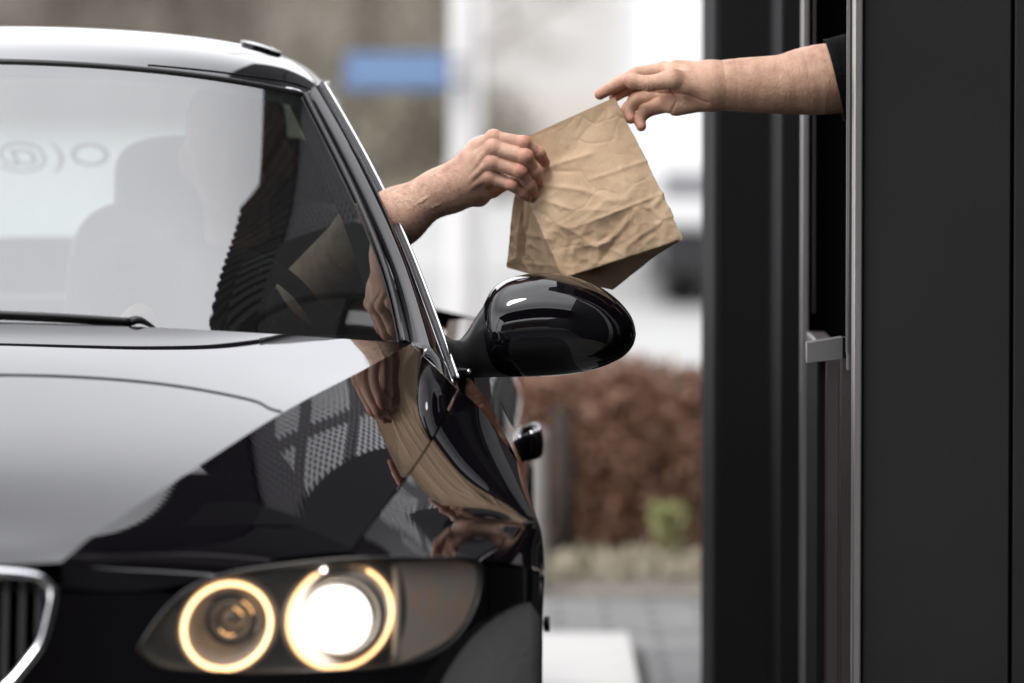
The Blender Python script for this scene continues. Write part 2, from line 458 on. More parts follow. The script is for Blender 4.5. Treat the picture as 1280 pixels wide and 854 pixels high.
def surf_y(x, z):
    x = np.abs(np.asarray(x, float)-CX); s_ = np.interp(x, plan[:, 0], pt)
    return nose(np.atleast_1d(s_), np.atleast_1d(z))[:, 1]
def lean(V, off):      # lets a ring follow the slanted lamp cover instead of standing square
    V = np.array(V, float); V[:, 1] = surf_y(V[:, 0], V[:, 2]) + off + (V[:, 1]-V[:, 1].min())*0; return V
def circ(c, r, a0, a1, n, rz=None):
    a = np.linspace(R(a0), R(a1), n)
    return np.stack([c[0]+r*np.cos(a), np.full(n, c[1]), c[2]+(rz or r)*np.sin(a)], axis=1)
Vl, Fl = cdt_panel(dens(list(lamp_outline)+[lamp_outline[0]], .02)[:-1], .02)
nl = nnorm(Vl)
for sgn in (1, -1):
    f = (lambda A: np.asarray(A)) if sgn == 1 else mir
    ff = (lambda F_: F_) if sgn == 1 else flip
    # tub
    o3 = nose(lamp_outline[:, 0], lamp_outline[:, 1], .004)
    inn_ = cen + (lamp_outline-cen)*np.array([.93, .86])
    i3 = nose(inn_[:, 0], inn_[:, 1], .16)
    mid = nose((cen + (lamp_outline-cen)*.995)[:, 0], (cen + (lamp_outline-cen)*.985)[:, 1], .06)
    G = np.stack([o3, mid, i3]); G = np.concatenate([G, G[:, :1]], axis=1)
    mb = MB().add(f(G).reshape(-1, 3), ff(gfaces(3, G.shape[1])))
    Vi = npanel(Vl*1.0, .085); Vi2 = Vi.copy()
    mb.add(f(npanel(cen + (Vl-cen)*np.array([.93, .86]), .16)), ff(Fl))
    lamp = mb.obj('headlight', M['lampbowl'], car, smooth=True)
    mesh('lens_cover', f(npanel(Vl, .001)), ff(Fl), M['lens'], lamp, normals=(nl*np.array([sgn, 1, 1])))
    MB().tube(f(nose(lamp_outline[:, 0], lamp_outline[:, 1], .001)), .0028, 8, closed=True).obj('lamp_gasket', M['rubber'], lamp, smooth=True)
    # inner ring and projector
    c1 = P(286, 779, .325); c2 = P(426, 771, .435)
    r1, r2 = 52/960., 63/952.
    MB().tube(lean(f(circ(c1, r1, 0, 355, 72)), .016), .0030, 10, closed=True).obj('light_ring', M['halo'], lamp, smooth=True)
    MB().tube(lean(f(circ(c2, r2, 118, 418, 72)), .020), .0030, 10).obj('light_ring', M['halo_dim'], lamp, smooth=True)
    for c, r in ((c1, r1), (c2, r2)):
        G = []
        for (t_, q_) in [(.030, r+.010), (.022, r+.006), (.026, r+.002), (.032, r-.005), (.050, r-.011), (.075, r-.017), (.105, r-.022)]:
            G.append(lean(f(circ(c, q_, 0, 360, 65)), t_))
        mb = MB().grid(G)
        mb.obj('bezel', M['bezel'], lamp, smooth=True)
    cc = f(np.array([c1+np.array([0,.035,0])]))[0]
    pr = [(-.004+.03*(1-math.cos(t)), .036*math.sin(t)) for t in np.linspace(0.001, 1.45, 14)]
    MB().lathe([(a+.004, b_) for a, b_ in pr], cc, 'y', 48).obj('projector', M['optic'], lamp, smooth=True)
    MB().tube(circ(cc, .0385, 0, 355, 60)+np.array([0, .010, 0]), .0042, 8, closed=True).tube(circ(cc, .024, 0, 355, 60)+np.array([0, .004, 0]), .0016, 8, closed=True).obj('projector_rim', M['satin'], lamp, smooth=True)
    for (dx, dz, a0, a1, rr) in ((-.028,-.012,200,240,.008),(-.004,-.004,210,290,.016),(-.002,.002,20,80,.014),(.004,.004,10,70,.022)):
        MB().tube(circ(cc+np.array([dx*sgn+.004, -.0015+abs(rr)*.28, dz]), rr, a0, a1, 12), .0011, 6).obj('glint', M['glint_glow'], lamp, smooth=True)
    cc = f(np.array([P(421, 775, .425)]))[0]
    pr = [(-.004+.02*(1-math.cos(t)), .047*math.sin(t)) for t in np.linspace(0.001, 1.5, 14)]
    mbm = MB().lathe(pr, cc, 'y', 48).obj('main_beam', M['beam'], lamp, smooth=True)
    vv_ = np.array([v.co[:] for v in mbm.data.vertices])+np.array(mbm['_w'])-cc; rad_ = np.hypot(vv_[:, 0], vv_[:, 2])/.047
    at_ = mbm.data.attributes.new('hot', 'FLOAT', 'POINT'); at_.data.foreach_set('value', np.clip(1.02-rad_**3., .05, 1))
    MB().lathe([(.012, .047), (.0, .056), (.02, .060), (.05, .05)], f(np.array([c2]))[0], 'y', 48).obj('reflector', M['reflector'], lamp, smooth=True)
    # small glowing dome painted in as a sparkle atop the outer ring
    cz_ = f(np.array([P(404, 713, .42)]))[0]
    MB().lathe([(0, .0005), (.002, .003), (.006, .0042)], cz_, 'y', 16).obj('ring_sparkle', M['spark'], lamp, smooth=True)
    # indicator chamber
    ind = [pix_to_nose(*p) for p in [(497,704),(540,702),(585,704),(596,712),(594,745),(578,782),(552,806),(520,822),(488,830),(500,806),(508,770),(506,735)]]
    ind = spl(np.vstack([ind, ind[:1]]), 60)[:-1]
    Vq, Fq = cdt_panel(list(ind), .02)
    mesh('indicator', f(npanel(Vq, .012)), ff(Fq), M['indicator'], lamp)
    MB().tube(f(nose([pix_to_nose(493, v_)[0]+.006*math.sin((v_-704)/126*math.pi) for v_ in np.linspace(706, 828, 14)], [pix_to_nose(493, v_)[1] for v_ in np.linspace(706, 828, 14)], .016)), .006, 8).obj('chamber_rib', M['bezel'], lamp, smooth=True)

# ---------------- wings (front fenders)
cols = [
 [(437,693,.50),(520,699,.56),(600,701,.67),(655,707,.78),(677,713,.88)],
 [(471,648,.67),(560,661,.74),(625,668,.82),(666,668,.89),(680,713,.98)],
 [(503,606,.84),(580,622,.90),(640,636,.95),(674,655,.99),(681,714,1.06)],
 [(543,547,1.13),(590,563,1.19),(635,589,1.22),(668,640,1.25),(674,700,1.28)],
 [(574,488,1.50),(600,511,1.50),(628,550,1.53),(657,602,1.55),(664,668,1.57)]]
net = np.array([[P(*c) for c in col] for col in cols])
wing = bic(net, 60, 60)
# lower skirt of wing with the wheel arch
Lc = wing[:, -1]
def arch_z(y):  # relative to nose
    d = (y-.78)/.385
    return np.where(abs(d) < 1, .31+.365*np.sqrt(np.clip(1-d*d, 0, 1)), .2)
yl = Lc[:, 1]-CY
low = Lc.copy(); low[:, 2] = np.minimum(arch_z(yl), Lc[:, 2]-.006); low[:, 0] = CX+.885
Gs = np.stack([Lc + (low-Lc)*t + np.array([.004*math.sin(t*math.pi), 0, 0]) for t in np.linspace(0, 1, 10)], axis=1)
for sgn in (1, -1):
    f = (lambda A: np.asarray(A)) if sgn == 1 else mir
    ff = (lambda F_: F_) if sgn == 1 else flip
    mb = MB(); 
    Gw = np.concatenate([wing, Gs[:, 1:]], axis=1)
    mb.add(f(Gw).reshape(-1, 3), ff(gfaces(*Gw.shape[:2])))
    wg = mb.obj('front_wing', M['paint'], car, smooth=True)
    # small reflector bump on the flank
    p_ = f(np.array([P(682, 780, .9)]))[0]
    MB().lathe([(-.004,.0005),(-.002,.010),(.006,.011)][::-1] if sgn > 0 else [(.004,.0005),(.002,.010),(-.006,.011)], p_, 'x', 20).obj('side_marker', M['plastic'], wg, smooth=True)

# ---------------- doors, rear quarters
def prof(y):
    b = np.interp(y, [1.45, 2.0, 2.9, 3.8, 4.5], [0, 1, 2, 3, 4]); i = int(min(b, 3.999)); t = b-i
    T = [
     [(.778,.893),(.800,.872),(.835,.812),(.868,.735),(.874,.67),(.864,.52),(.870,.34),(.845,.2)],
     [(.790,.902),(.808,.878),(.838,.815),(.869,.738),(.874,.66),(.864,.52),(.872,.34),(.845,.2)],
     [(.795,.915),(.815,.892),(.848,.822),(.876,.745),(.880,.66),(.872,.52),(.874,.34),(.845,.2)],
     [(.635,.905),(.68,.865),(.785,.82),(.868,.735),(.890,.66),(.884,.52),(.874,.34),(.84,.25)],
     [(.56,.90),(.62,.875),(.71,.82),(.78,.73),(.80,.66),(.79,.52),(.77,.40),(.74,.30)]]
    A = np.array(T[i]); B_ = np.array(T[i+1]); return A + (B_-A)*t
def side_patch(y0, y1, n):
    rows = []
    for y in np.linspace(y0, y1, n):
        pr = prof(y); rows.append([L(a, y, b) for a, b in pr])
    rows = np.array(rows)
    return np.stack([spl(r, 60) for r in rows])
def side_full(y0, y1, n): return side_patch(y0, y1, n)
door_g = side_full(1.60, 2.86, 40); quarter_g = side_full(2.864, 4.5, 50); sill_g = side_full(1.58, 1.597, 2)
door_bvh = BVHTree.FromPolygons([Vector(v) for v in door_g.reshape(-1, 3)], gfaces(40, 60))
M['doorpaint'] = M['paint']
for sgn in (1, -1):
    f = (lambda A: np.asarray(A)) if sgn == 1 else mir
    ff = (lambda F_: F_) if sgn == 1 else flip
    a = MB(); a.add(f(door_g).reshape(-1, 3), ff(gfaces(40, 60)))
    inn = door_g[:, :40].copy(); inn[..., 0] = CX + (inn[..., 0]-CX)-.055; a.add(f(inn).reshape(-1, 3), flip(ff(gfaces(40, 40))))
    top = np.stack([door_g[:, 0], door_g[:, 0]+np.array([-.02, 0, .004]), inn[:, 0]], axis=1); a.add(f(top).reshape(-1, 3), flip(ff(gfaces(40, 3))))
    door = a.obj('door', M['paint'], car, smooth=True)
    # handle: grip bar on two feet
    hy = 2.55; hx, hz = .858, .722
    g = [L(hx-.004, hy-.12, hz-.002), L(hx+.022, hy-.11, hz+.001), L(hx+.034, hy-.04, hz+.003), L(hx+.034, hy+.03, hz+.003), L(hx+.022, hy+.09, hz+.001), L(hx-.004, hy+.10, hz-.002)]
    g = spl(np.array(g), 24)
    mb = MB(); V = []
    for k, pp in enumerate(g):
        for t in np.linspace(0, 2*math.pi, 12, endpoint=False):
            V.append(pp + np.array([.010*math.cos(t), 0, .0235*np.sign(math.sin(t))*abs(math.sin(t))**.6]))
    mb.add(f(np.array(V)), [(i*12+k, i*12+(k+1) % 12, (i+1)*12+(k+1) % 12, (i+1)*12+k) for i in range(23) for k in range(12)] + [list(range(12)), [23*12+k for k in range(12)]])
    hd = mb.obj('door_handle', M['paint'], door, smooth=True)
    tr = g + np.array([.004, 0, .0235]); MB().tube(f(tr[2:-2]), .0032, 8).obj('handle_trim', M['chrome'], hd, smooth=True)
    # bright strip along the waist line
    st = door_g[:, 0] + np.array([.002, 0, .004]); MB().tube(f(st), .0042, 8).obj('waist_strip', M['satin'], door, smooth=True)
    a = MB(); a.add(f(side_full(1.574, 1.597, 3)).reshape(-1, 3), ff(gfaces(3, 60))); a.obj('wing_edge', M['paint'], car, smooth=True)
    a = MB(); a.add(f(quarter_g).reshape(-1, 3), ff(gfaces(50, 60)))
    a.obj('rear_quarter' , M['paint'], car, smooth=True)
    # sill between arches
    a = MB(); a.bbox(tuple(f(np.array([L(.80, 1.2, .18)]))[0] if sgn > 0 else f(np.array([L(.85, 1.2, .18)]))[0]), tuple(f(np.array([L(.85, 3.2, .24)]))[0] if sgn > 0 else f(np.array([L(.80, 3.2, .24)]))[0]), .006)
    a.obj('sill', M['plastic'], car)

# ---------------- windscreen
WC = [L(0,1.225,.990), L(0,1.45,1.122), L(0,1.70,1.250), L(0,1.945,1.372)]
WK = [P(499,428,1.57), P(478,340,1.72), P(435,235,1.90), P(377,119,2.10)]
WC = spl(np.array(WC), 50, np.linspace(0, 1, 4)); WK = spl(np.array(WK), 50, np.linspace(0, 1, 4))
def wpt(s, i=None, ex=0.):
    a = abs(s); e2 = .8*a**2+.2*a**4; ez = .75*a**1.8 + .25*a**4
    G = np.zeros((50, 3)); G[:, 0] = CX + s*(WK[:, 0]-CX)
    G[:, 1] = WC[:, 1] + (WK[:, 1]-WC[:, 1])*e2; G[:, 2] = WC[:, 2] + (WK[:, 2]-WC[:, 2])*ez
    return G
ws = np.stack([wpt(s) for s in np.linspace(-1, 1, 81)], axis=1)
wind = MB().grid(ws).obj('windscreen', M['wind'], car, smooth=True)
wind_bvh = BVHTree.FromPolygons([Vector(v) for v in ws.reshape(-1, 3)], gfaces(50, 81))
# printed border inside the glass
def band(s0, s1):
    G = np.stack([wpt(s) for s in np.linspace(s0, s1, 8)], axis=1); G[..., 1] += .004; G[..., 2] -= .004; return G
mb = MB().grid(band(.945, 1.0)).grid(band(-1, -.945))
tb = np.stack([wpt(s)[-3:] for s in np.linspace(-1, 1, 61)], axis=1); tb[..., 1] += .004; tb[..., 2] -= .004; mb.grid(tb)
mb.obj('glass_border', M['plastic'], wind, smooth=True)
# surround seal
up = ws[-1]; mb = MB().tube(up + np.array([0, .002, .001]), .0048, 8)
mb.tube(spl(np.array([w for w in ws[:, -1]]), 50) + np.array([.006, .004, .002]), .0045, 8); mb.tube(ws[:, 0] + np.array([-.006, .004, .002]), .0045, 8)
mb.obj('windscreen_seal', M['rubber'], wind, smooth=True)
# pale rim line along the pillar edge
PK = [P(512,428,1.57), P(490,345,1.73), P(444,232,1.91), P(386,121,2.11)]
PKc = spl(np.array(PK), 50, np.linspace(0, 1, 4))
# chrome roof trim curve
TK = np.array([P(568,474,1.52), P(541,398,1.665), P(503,300,1.84), P(453,196,2.03), P(402,106,2.22)])
TKc = spl(TK, 50)
TB = np.vstack([TKc, spl(np.array([TKc[-1], L(.535,2.5,1.335), L(.52,2.9,1.31), L(.525,3.3,1.24), L(.56,3.75,1.10), L(.60,4.0,1.0)]), 40)[1:]])
for sgn in (1, -1):
    f = (lambda A: np.asarray(A)) if sgn == 1 else mir
    ff = (lambda F_: F_) if sgn == 1 else flip
    # seal strip between glass and pillar
    G = np.stack([ws[:, -1]+np.array([.004,.002,.001]), (ws[:, -1]+PKc)/2+np.array([0,-.004,.004]), PKc+np.array([0,.001,0])], axis=1)
    mb = MB(); Gs_ = np.stack([spl(r, 8) for r in G]); mb.add(f(Gs_).reshape(-1, 3), ff(gfaces(50, 8))); mb.obj('pillar_seal', M['seal'], car, smooth=True)
    # pillar: bulged between seal and roof trim, lower end spread to the wing top
    nr = 50; G = []
    for i in range(nr):
        a, b_ = PKc[i], TKc[i]
        m_ = (a+b_)/2 + np.array([.006, -.016, .010]); G.append(spl(np.array([a+np.array([0,.004,-.003]), a*.8+b_*.2+np.array([.0,-.009,.006]), m_, a*.2+b_*.8+np.array([.002,-.010,.005]), b_]), 18))
    G = np.array(G)
    # lower skirt joining the wing top
    foot = np.array([spl(np.array([K[0]+np.array([.002,.012,-.004]), P(535,450,1.54), P(555,468,1.50), P(571,483,1.47)]), 18)])
    G2 = np.concatenate([foot, G], axis=0)
    mb = MB(); mb.add(f(G2).reshape(-1, 3), ff(gfaces(51, 18))); pil = mb.obj('windscreen_pillar', M['paint'], car, smooth=True)
    # roof trim: bright, black, bright
    off = np.array([.0045, 0, .001])
    MB().tube(f(TB + off*1.4), .0026, 8).obj('roof_trim', M['chrome'], car, smooth=True)
    MB().tube(f(TB + np.array([0,.002,0])), .0048, 8).obj('trim_rubber', M['rubber'], car, smooth=True)
    MB().tube(f(TB - off*1.5+np.array([0,-.002,0])), .0018, 8).obj('trim_bead', M['satin'], car, smooth=True)
    # rear side glass
    G = []
    for y in np.linspace(2.88, 3.72, 12):
        t = (y-2.88)/.84; G.append([L(.68-.05*t, y, .915+.03*t), L(.50+.05*t, y, 1.295-.28*t**1.3)])
    G = np.array(G); mb = MB(); mb.add(f(G).reshape(-1, 3), ff(gfaces(12, 2))); mb.obj('rear_side_glass', M['rear_glass'], car, smooth=True)
    a, b_ = L(.685, 2.85, .89), L(.49, 2.86, 1.31)
    MB().tube(f(np.array([a, b_])), .014, 8).obj('side_post', M['plastic'], car)

# ---------------- roof
def ph(u, v, y): return P(u, v, y)
r0 = ws[-1][40:] + np.array([0, .006, .006])
xs = np.linspace(0, 1, 41)
def sect(y, zc, half, drop):
    out = []
    for s in xs:
        z = zc - drop*(.40*s**2 + .22*s**5 + .38*s**14)
        out.append(L(s*half, y, z))
    return np.array(out)
rows = [r0, sect(2.10, 1.409, .528, .098), sect(2.35, 1.429, .538, .108), sect(2.65, 1.430, .54, .112), sect(3.0, 1.405, .54, .10), sect(3.3, 1.335, .545, .075)]
# header row runs to the side at slightly later y
rows[1][:, 1] += .10*xs**2; rows[2][:, 1] += .05*xs**2
rg = np.stack(rows); par = [0, .13, .3, .52, .78, 1]
rf = np.stack([spl(rg[:, j], np.linspace(0, 1, 60), np.array(par)) for j in range(41)], axis=1)
mb = MB().grid(rf); mb.add(mir(rf).reshape(-1, 3), flip(gfaces(60, 41)))
roof = mb.obj('roof', M['paint'], car, smooth=True)
roof_bvh = BVHTree.FromPolygons([Vector(v) for v in rf.reshape(-1, 3)], gfaces(60, 41))
# thin line where the roof panel meets the header
pts = []
for (u, v) in [(185,81.5),(230,85.5),(280,91),(330,98),(365,104),(390,113)]:
    p, n_ = hit(roof_bvh, u, v)
    if p is not None: pts.append(p+np.array([0, -.0006, .0006]))
if len(pts) > 2: MB().tube(spl(np.array(pts), 40), .0012, 6).obj('roof_seam', M['rubber'], roof, smooth=True)
# lifted carrier flap near the roof edge
p0 = L(.432, 2.40, 1.383)
def flap(f):
    mb = MB(); n = 28; T = []; Bt = []
    for a in np.linspace(0, 2*math.pi, n, endpoint=False):
        x, y = .034*np.sign(math.cos(a))*abs(math.cos(a))**.7, .05*np.sign(math.sin(a))*abs(math.sin(a))**.7
        z = -.55*x*abs(1) if x > 0 else -.32*x
        hb_, nb_, _, _ = roof_bvh.ray_cast(Vector((p0[0]+x, p0[1]+y, 2.)), Vector((0, 0, -1)))
        base = np.array(hb_) + np.array([0, 0, -.002])
        T.append(base + np.array([0, 0, .0085 if y < .03 else .006])); Bt.append(base)
    T, Bt = np.array(T), np.array(Bt); c = T.mean(0)+np.array([0, 0, .003])
    mb.add(f(np.vstack([Bt, T])), [(i, (i+1) % n, n+(i+1) % n, n+i) for i in range(n)])
    mid_ = (T+c)/2 + np.array([0, 0, .0015]); mb.add(f(np.vstack([T, mid_, [c]])), [(i, (i+1) % n, n+(i+1) % n, n+i) for i in range(n)] + [(n+i, n+(i+1) % n, 2*n) for i in range(n)])
    return mb
flap(lambda A: A).obj('carrier_flap', M['paint'], roof, smooth=True)
flap(mir).obj('carrier_flap', M['paint'], roof, smooth=True)
# rear screen, boot, tail
RSt = np.array([L(s*.52, 3.31+.02*s*s, 1.325-.02*abs(s)**2) for s in np.linspace(-1, 1, 21)])
RSb = np.array([L(s*.60, 4.02-.10*s*s, 1.02-.02*abs(s)**2) for s in np.linspace(-1, 1, 21)])
G = np.stack([RSt + (RSb-RSt)*t + np.array([0, 0, .02*math.sin(t*math.pi)]) for t in np.linspace(0, 1, 10)])
rs = MB().grid(G).obj('rear_window', M['rear_glass'], car, smooth=True)
G = np.stack([RSb, RSb+np.array([0,.25,-.01]), RSb+np.array([0,.45,-.03])])
G = np.concatenate([G, [np.array([L(s*.60, 4.56-.06*s*s, .93) for s in np.linspace(-1, 1, 21)]), np.array([L(s*.66, 4.60-.09*s*s, .75) for s in np.linspace(-1, 1, 21)]), np.array([L(s*.72, 4.62-.10*s*s, .5) for s in np.linspace(-1, 1, 21)]), np.array([L(s*.72, 4.58-.10*s*s, .28) for s in np.linspace(-1, 1, 21)])]])
MB().grid(G).obj('boot_lid', M['paint'], car, smooth=True)
for sgn in (1, -1):
    f = (lambda A: np.asarray(A)) if sgn == 1 else mir
    a = f(np.array([L(.50, 4.52, .74), L(.66, 4.44, .84)]))
    MB().bbox(tuple(a.min(0)), tuple(a.max(0)+np.array([0,.06,0])), .01).obj('tail_light', simple('tail_lens', (.35, .01, .01), .2, coat=1.), car)
# mirrored advert lettering on the rear window (reads from outside, behind the car)
def letters(body, size, loc, tilt, name, mat, parent):
    cu = bpy.data.curves.new(name, 'FONT'); cu.body = body; cu.size = size; cu.extrude = .0004; cu.align_x = 'CENTER'; cu.space_character = 1.05
    o = bpy.data.objects.new(name, cu); COL.objects.link(o)
    dg = bpy.context.evaluated_depsgraph_get(); me = bpy.data.meshes.new_from_object(o.evaluated_get(dg))
    V = np.array([v.co[:] for v in me.vertices]); Fc = [tuple(p.vertices) for p in me.polygons]
    bpy.data.objects.remove(o); bpy.data.curves.remove(cu)
    Rz = np.array([[-1,0,0],[0,-1,0],[0,0,1.]])                      # faces +Y (rear)
    ca, sa = math.cos(tilt), math.sin(tilt)
    Q = np.stack([V[:, 0], -V[:, 2], V[:, 1]], axis=1)               # upright text facing -Y
    Q = Q @ Rz.T
    Q = np.stack([Q[:, 0], Q[:, 1]*ca - Q[:, 2]*sa, Q[:, 1]*sa + Q[:, 2]*ca], axis=1)
    return mesh(name, Q + np.array(loc), Fc, mat, parent, smooth=False)
letters('O(@B', .098, L(-.035, 3.56, 1.170), 0.9, 'window_lettering', simple('sticker_grey', (.01, .012, .011), .7, spec=.1), rs)

# ---------------- wiper
wp = []
for (u, v) in [(-140,395),(0,399),(60,401.5),(120,405),(165,408)]:
    p, n_ = hit(wind_bvh, max(u, 0), v) if u >= 0 else (None, None)
    if p is not None: wp.append(p + np.array([0, -.012, .008]))
wp = np.array(wp); ext = wp[0] + (wp[0]-wp[-1])*1.2; ext[1] -= .02; ext[2] = wp[0][2]+.012
wp = spl(np.vstack([[ext], wp]), 40)
mb = MB(); mb.tube(wp, .0052, 8); wiper = mb.obj('wiper', M['plastic'], wind, smooth=True)
MB().tube(wp+np.array([0,.004,-.006]), .0035, 6).obj('wiper_blade', M['rubber'], wiper, smooth=True)
e = wp[-1]; MB().tube(spl(np.array([e, e+np.array([.008,.0,.002]), e+np.array([.02,.004,-.002]), e+np.array([.034,.006,-.010])]), 14), np.linspace(.0075, .002, 14), 10).obj('wiper_end', M['rubber'], wiper, smooth=True)

# ---------------- door mirror
TOPM = [(589,418),(594,405),(601,390),(611,368),(624,355),(640,347.5),(671,341.6),(700,343.2),(724,349),(748,358.5),(766,370),(778,381),(787,392.5),(792.5,404),(795,417)]
BOTM = [(589,440),(594,452),(601,462),(611,468),(624,470),(640,470.7),(671,470.6),(700,469),(724,466),(748,460.5),(766,453),(778,446.5),(787,438),(792.5,429),(795,418)]
YM = 1.72
def mirror_shell():
    V = []; n = 40; m = len(TOPM)
    tu = np.array(TOPM, float); bu = np.array(BOTM, float)
    tq = np.linspace(0, 1, m); q_ = np.linspace(0, 1, 46)
    T = spl(tu, q_, tq); Bq = spl(bu, q_, tq)
    for i in range(46):
        y = YM + .02*(i/45.)
        a, b_ = W(T[i, 0], T[i, 1], CY+y), W(Bq[i, 0], Bq[i, 1], CY+y)
        c = (a+b_)/2; h = (a[2]-b_[2])/2
        # forward bulge follows the height of the section
        bul = .085*min(1, (h/.075))**.8 if h > 0 else .001
        dpt = .055*min(1, h/.06)
        for k in range(n):
            t = 2*math.pi*k/n
            sx = math.cos(t); sz = math.sin(t)
            zz = h*np.sign(sz)*abs(sz)**.92
            yy = -bul*max(0, sx)**.8 if sx > 0 else dpt*abs(sx)**.35
            sh = .022*(1 if sz > 0 else 0)*sz*(1-abs(sx))
            V.append(c + np.array([0, yy+sh*.5, zz]))
    Fc = [(i*n+k, i*n+(k+1) % n, (i+1)*n+(k+1) % n, (i+1)*n+k) for i in range(45) for k in range(n)] + [list(range(n))]
    return np.array(V), Fc
Vm, Fm = mirror_shell()
AT = [(556,418),(566,424),(578,421),(590,404),(600,388),(612,372)]
AB = [(570,474),(576,474),(588,473),(600,472.5),(625,472),(650,472)]
def arm_shell():
    V = []; n = 24
    T = spl(np.array(AT, float), 30, np.linspace(0,1,6)); Bq = spl(np.array(AB, float), 30, np.linspace(0,1,6))
    for i in range(30):
        y = 1.60 + .12*(i/29.); a, b_ = W(*T[i], CY+y), W(*Bq[i], CY+y); c = (a+b_)/2; h = np.linalg.norm(a-b_)/2*.99
        d = (a-b_)/np.linalg.norm(a-b_)
        for k in range(n):
            t = 2*math.pi*k/n
            V.append(c + d*h*math.sin(t) + np.array([0, (-.034)*math.cos(t), 0]))
    Fc = [(i*n+k, i*n+(k+1) % n, (i+1)*n+(k+1) % n, (i+1)*n+k) for i in range(29) for k in range(n)] + [list(range(n)), [29*n+k for k in range(n)]]
    return np.array(V), Fc
Va, Fa = arm_shell()
for sgn in (1, -1):
    f = (lambda A: np.asarray(A)) if sgn == 1 else mir
    ff = (lambda F_: F_) if sgn == 1 else flip
    mo = mesh('wing_mirror', f(Vm), ff(Fm), M['paint'], car)
    mesh('mirror_arm', f(Va), ff(Fa), M['plastic'], mo)
    # glass on the rear
    c = f(np.array([W(697, 408, CY+YM+.062)]))[0]
    MB().lathe([(0, .0001), (0, .03)], c, 'y', 32)
    a = [c + np.array([.10*math.cos(t), 0.008, .052*math.sin(t)]) for t in np.linspace(0, 2*math.pi, 40, endpoint=False)]
    mesh('mirror_glass', a, [list(range(40))], M['chrome'], mo, smooth=False)

# ---------------- cabin
mb = MB()
dash = np.array([[L(s*.70, 1.32+.28*s*s, .955-.02*s*s), L(s*.71, 1.55+.12*s*s, .955), L(s*.71, 1.78, .93), L(s*.71, 1.86, .86), L(s*.71, 1.84, .62)] for s in np.linspace(-1, 1, 21)])
mb.grid(dash); mb.obj('dashboard', M['interior'], car, smooth=True)
MB().box(L(-.74, 1.25, .2), L(.74, 3.9, .26)).obj('cabin_floor', M['interior'], car)
mb = MB().box(L(-.60, 3.45, .5), L(.60, 3.95, .85)); mb.obj('parcel_shelf', M['interior'], car)
# instrument hood + steering wheel
c = L(.37, 1.98, .90); a = np.linspace(0, 2*math.pi, 64, endpoint=False)
ringp = np.stack([c[0]+.185*np.cos(a), c[1]-.185*np.sin(a)*.38, c[2]+.185*np.sin(a)*.92], axis=1)
sw = MB().tube(ringp, .015, 10, closed=True).obj('steering_wheel', M['interior'], car, smooth=True)
MB().tube([c+np.array([-.17,0,0]), c, c+np.array([.17,0,0])], .018, 8).tube([c, c+np.array([0,.06,-.17])], .02, 8).lathe([(-.03,.001),(-.025,.05),(.0,.06),(.02,.05)], c, 'y', 24).obj('wheel_spokes', M['interior'], sw, smooth=True)
def rbox(c, w, d, h, nx=14, p=.35, tilt=0):
    V = []; n = nx*2
    for i, ph_ in enumerate(np.linspace(-math.pi/2, math.pi/2, n)):
        for th in np.linspace(0, 2*math.pi, n*2, endpoint=False):
            sg = lambda v: np.sign(v)*abs(v)**p
            x, y, z = sg(math.cos(ph_))*sg(math.cos(th))*w/2, sg(math.cos(ph_))*sg(math.sin(th))*d/2, sg(math.sin(ph_))*h/2
            y2 = y*math.cos(tilt)+z*math.sin(tilt); z2 = -y*math.sin(tilt)+z*math.cos(tilt)
            V.append((c[0]+x, c[1]+y2, c[2]+z2))
    k = n*2
    return np.array(V), [(i*k+j, i*k+(j+1) % k, (i+1)*k+(j+1) % k, (i+1)*k+j) for i in range(n-1) for j in range(k)]
for sgn in (1, -1):
    mb = MB().add(*rbox(L(sgn*.37, 2.55, .45), .52, .56, .20)); mb.add(*rbox(L(sgn*.34, 2.86, .80), .55, .16, .66, tilt=.3))
    seat = mb.obj('seat', M['seat'], car, smooth=True)
    MB().add(*rbox(L(sgn*.345, 2.98, 1.14), .40, .10, .19, p=.5, tilt=.2)).obj('headrest', M['seat'], seat, smooth=True)
MB().add(*rbox(L(0, 3.35, .66), 1.25, .2, .55, tilt=.3)).obj('rear_bench', M['seat'], car, smooth=True)
# interior mirror
MB().add(*rbox(L(-.075, 2.02, 1.285), .21, .03, .060, p=.6)).obj('rear_view_mirror', M['interior'], car, smooth=True)

# ---------------- wheels
for (y, x) in ((.78, .80), (.78, -.80), (3.54, .80), (3.54, -.80)):
    sg_ = 1 if x > 0 else -1
    c = L(x, y, .315)
    pr = [(-.11,.21),(-.11,.29),(-.09,.312),(.0,.315),(.075,.312),(.09,.29),(.085,.235),(.07,.225)]
    w = MB().lathe([(a*sg_, b_) for a, b_ in pr], c, 'x', 64).obj('wheel', M['tyre'], car, smooth=True)
    mb = MB().lathe([(a*sg_, b_) for a, b_ in [(.07,.228),(.075,.22),(.02,.205),(-.1,.2)]], c, 'x', 48)
    mb.lathe([(a*sg_, b_) for a, b_ in [(.055,.001),(.055,.035),(.02,.045),(-.05,.05)]], c, 'x', 24)
    for k in range(10):
        t = 2*math.pi*k/10; d = np.array([0, math.cos(t), math.sin(t)])
        mb.tube([c+d*.03+np.array([.03*sg_,0,0]), c+d*.12+np.array([.045*sg_,0,0]), c+d*.212+np.array([.055*sg_,0,0])], [.016,.012,.014], 8)
    mb.obj('rim', M['alloy'], w, smooth=True)
    MB().lathe([(-.02*sg_,.17),(-.02*sg_,.001)], c, 'x', 32).obj('brake_disc', M['bezel'], w)

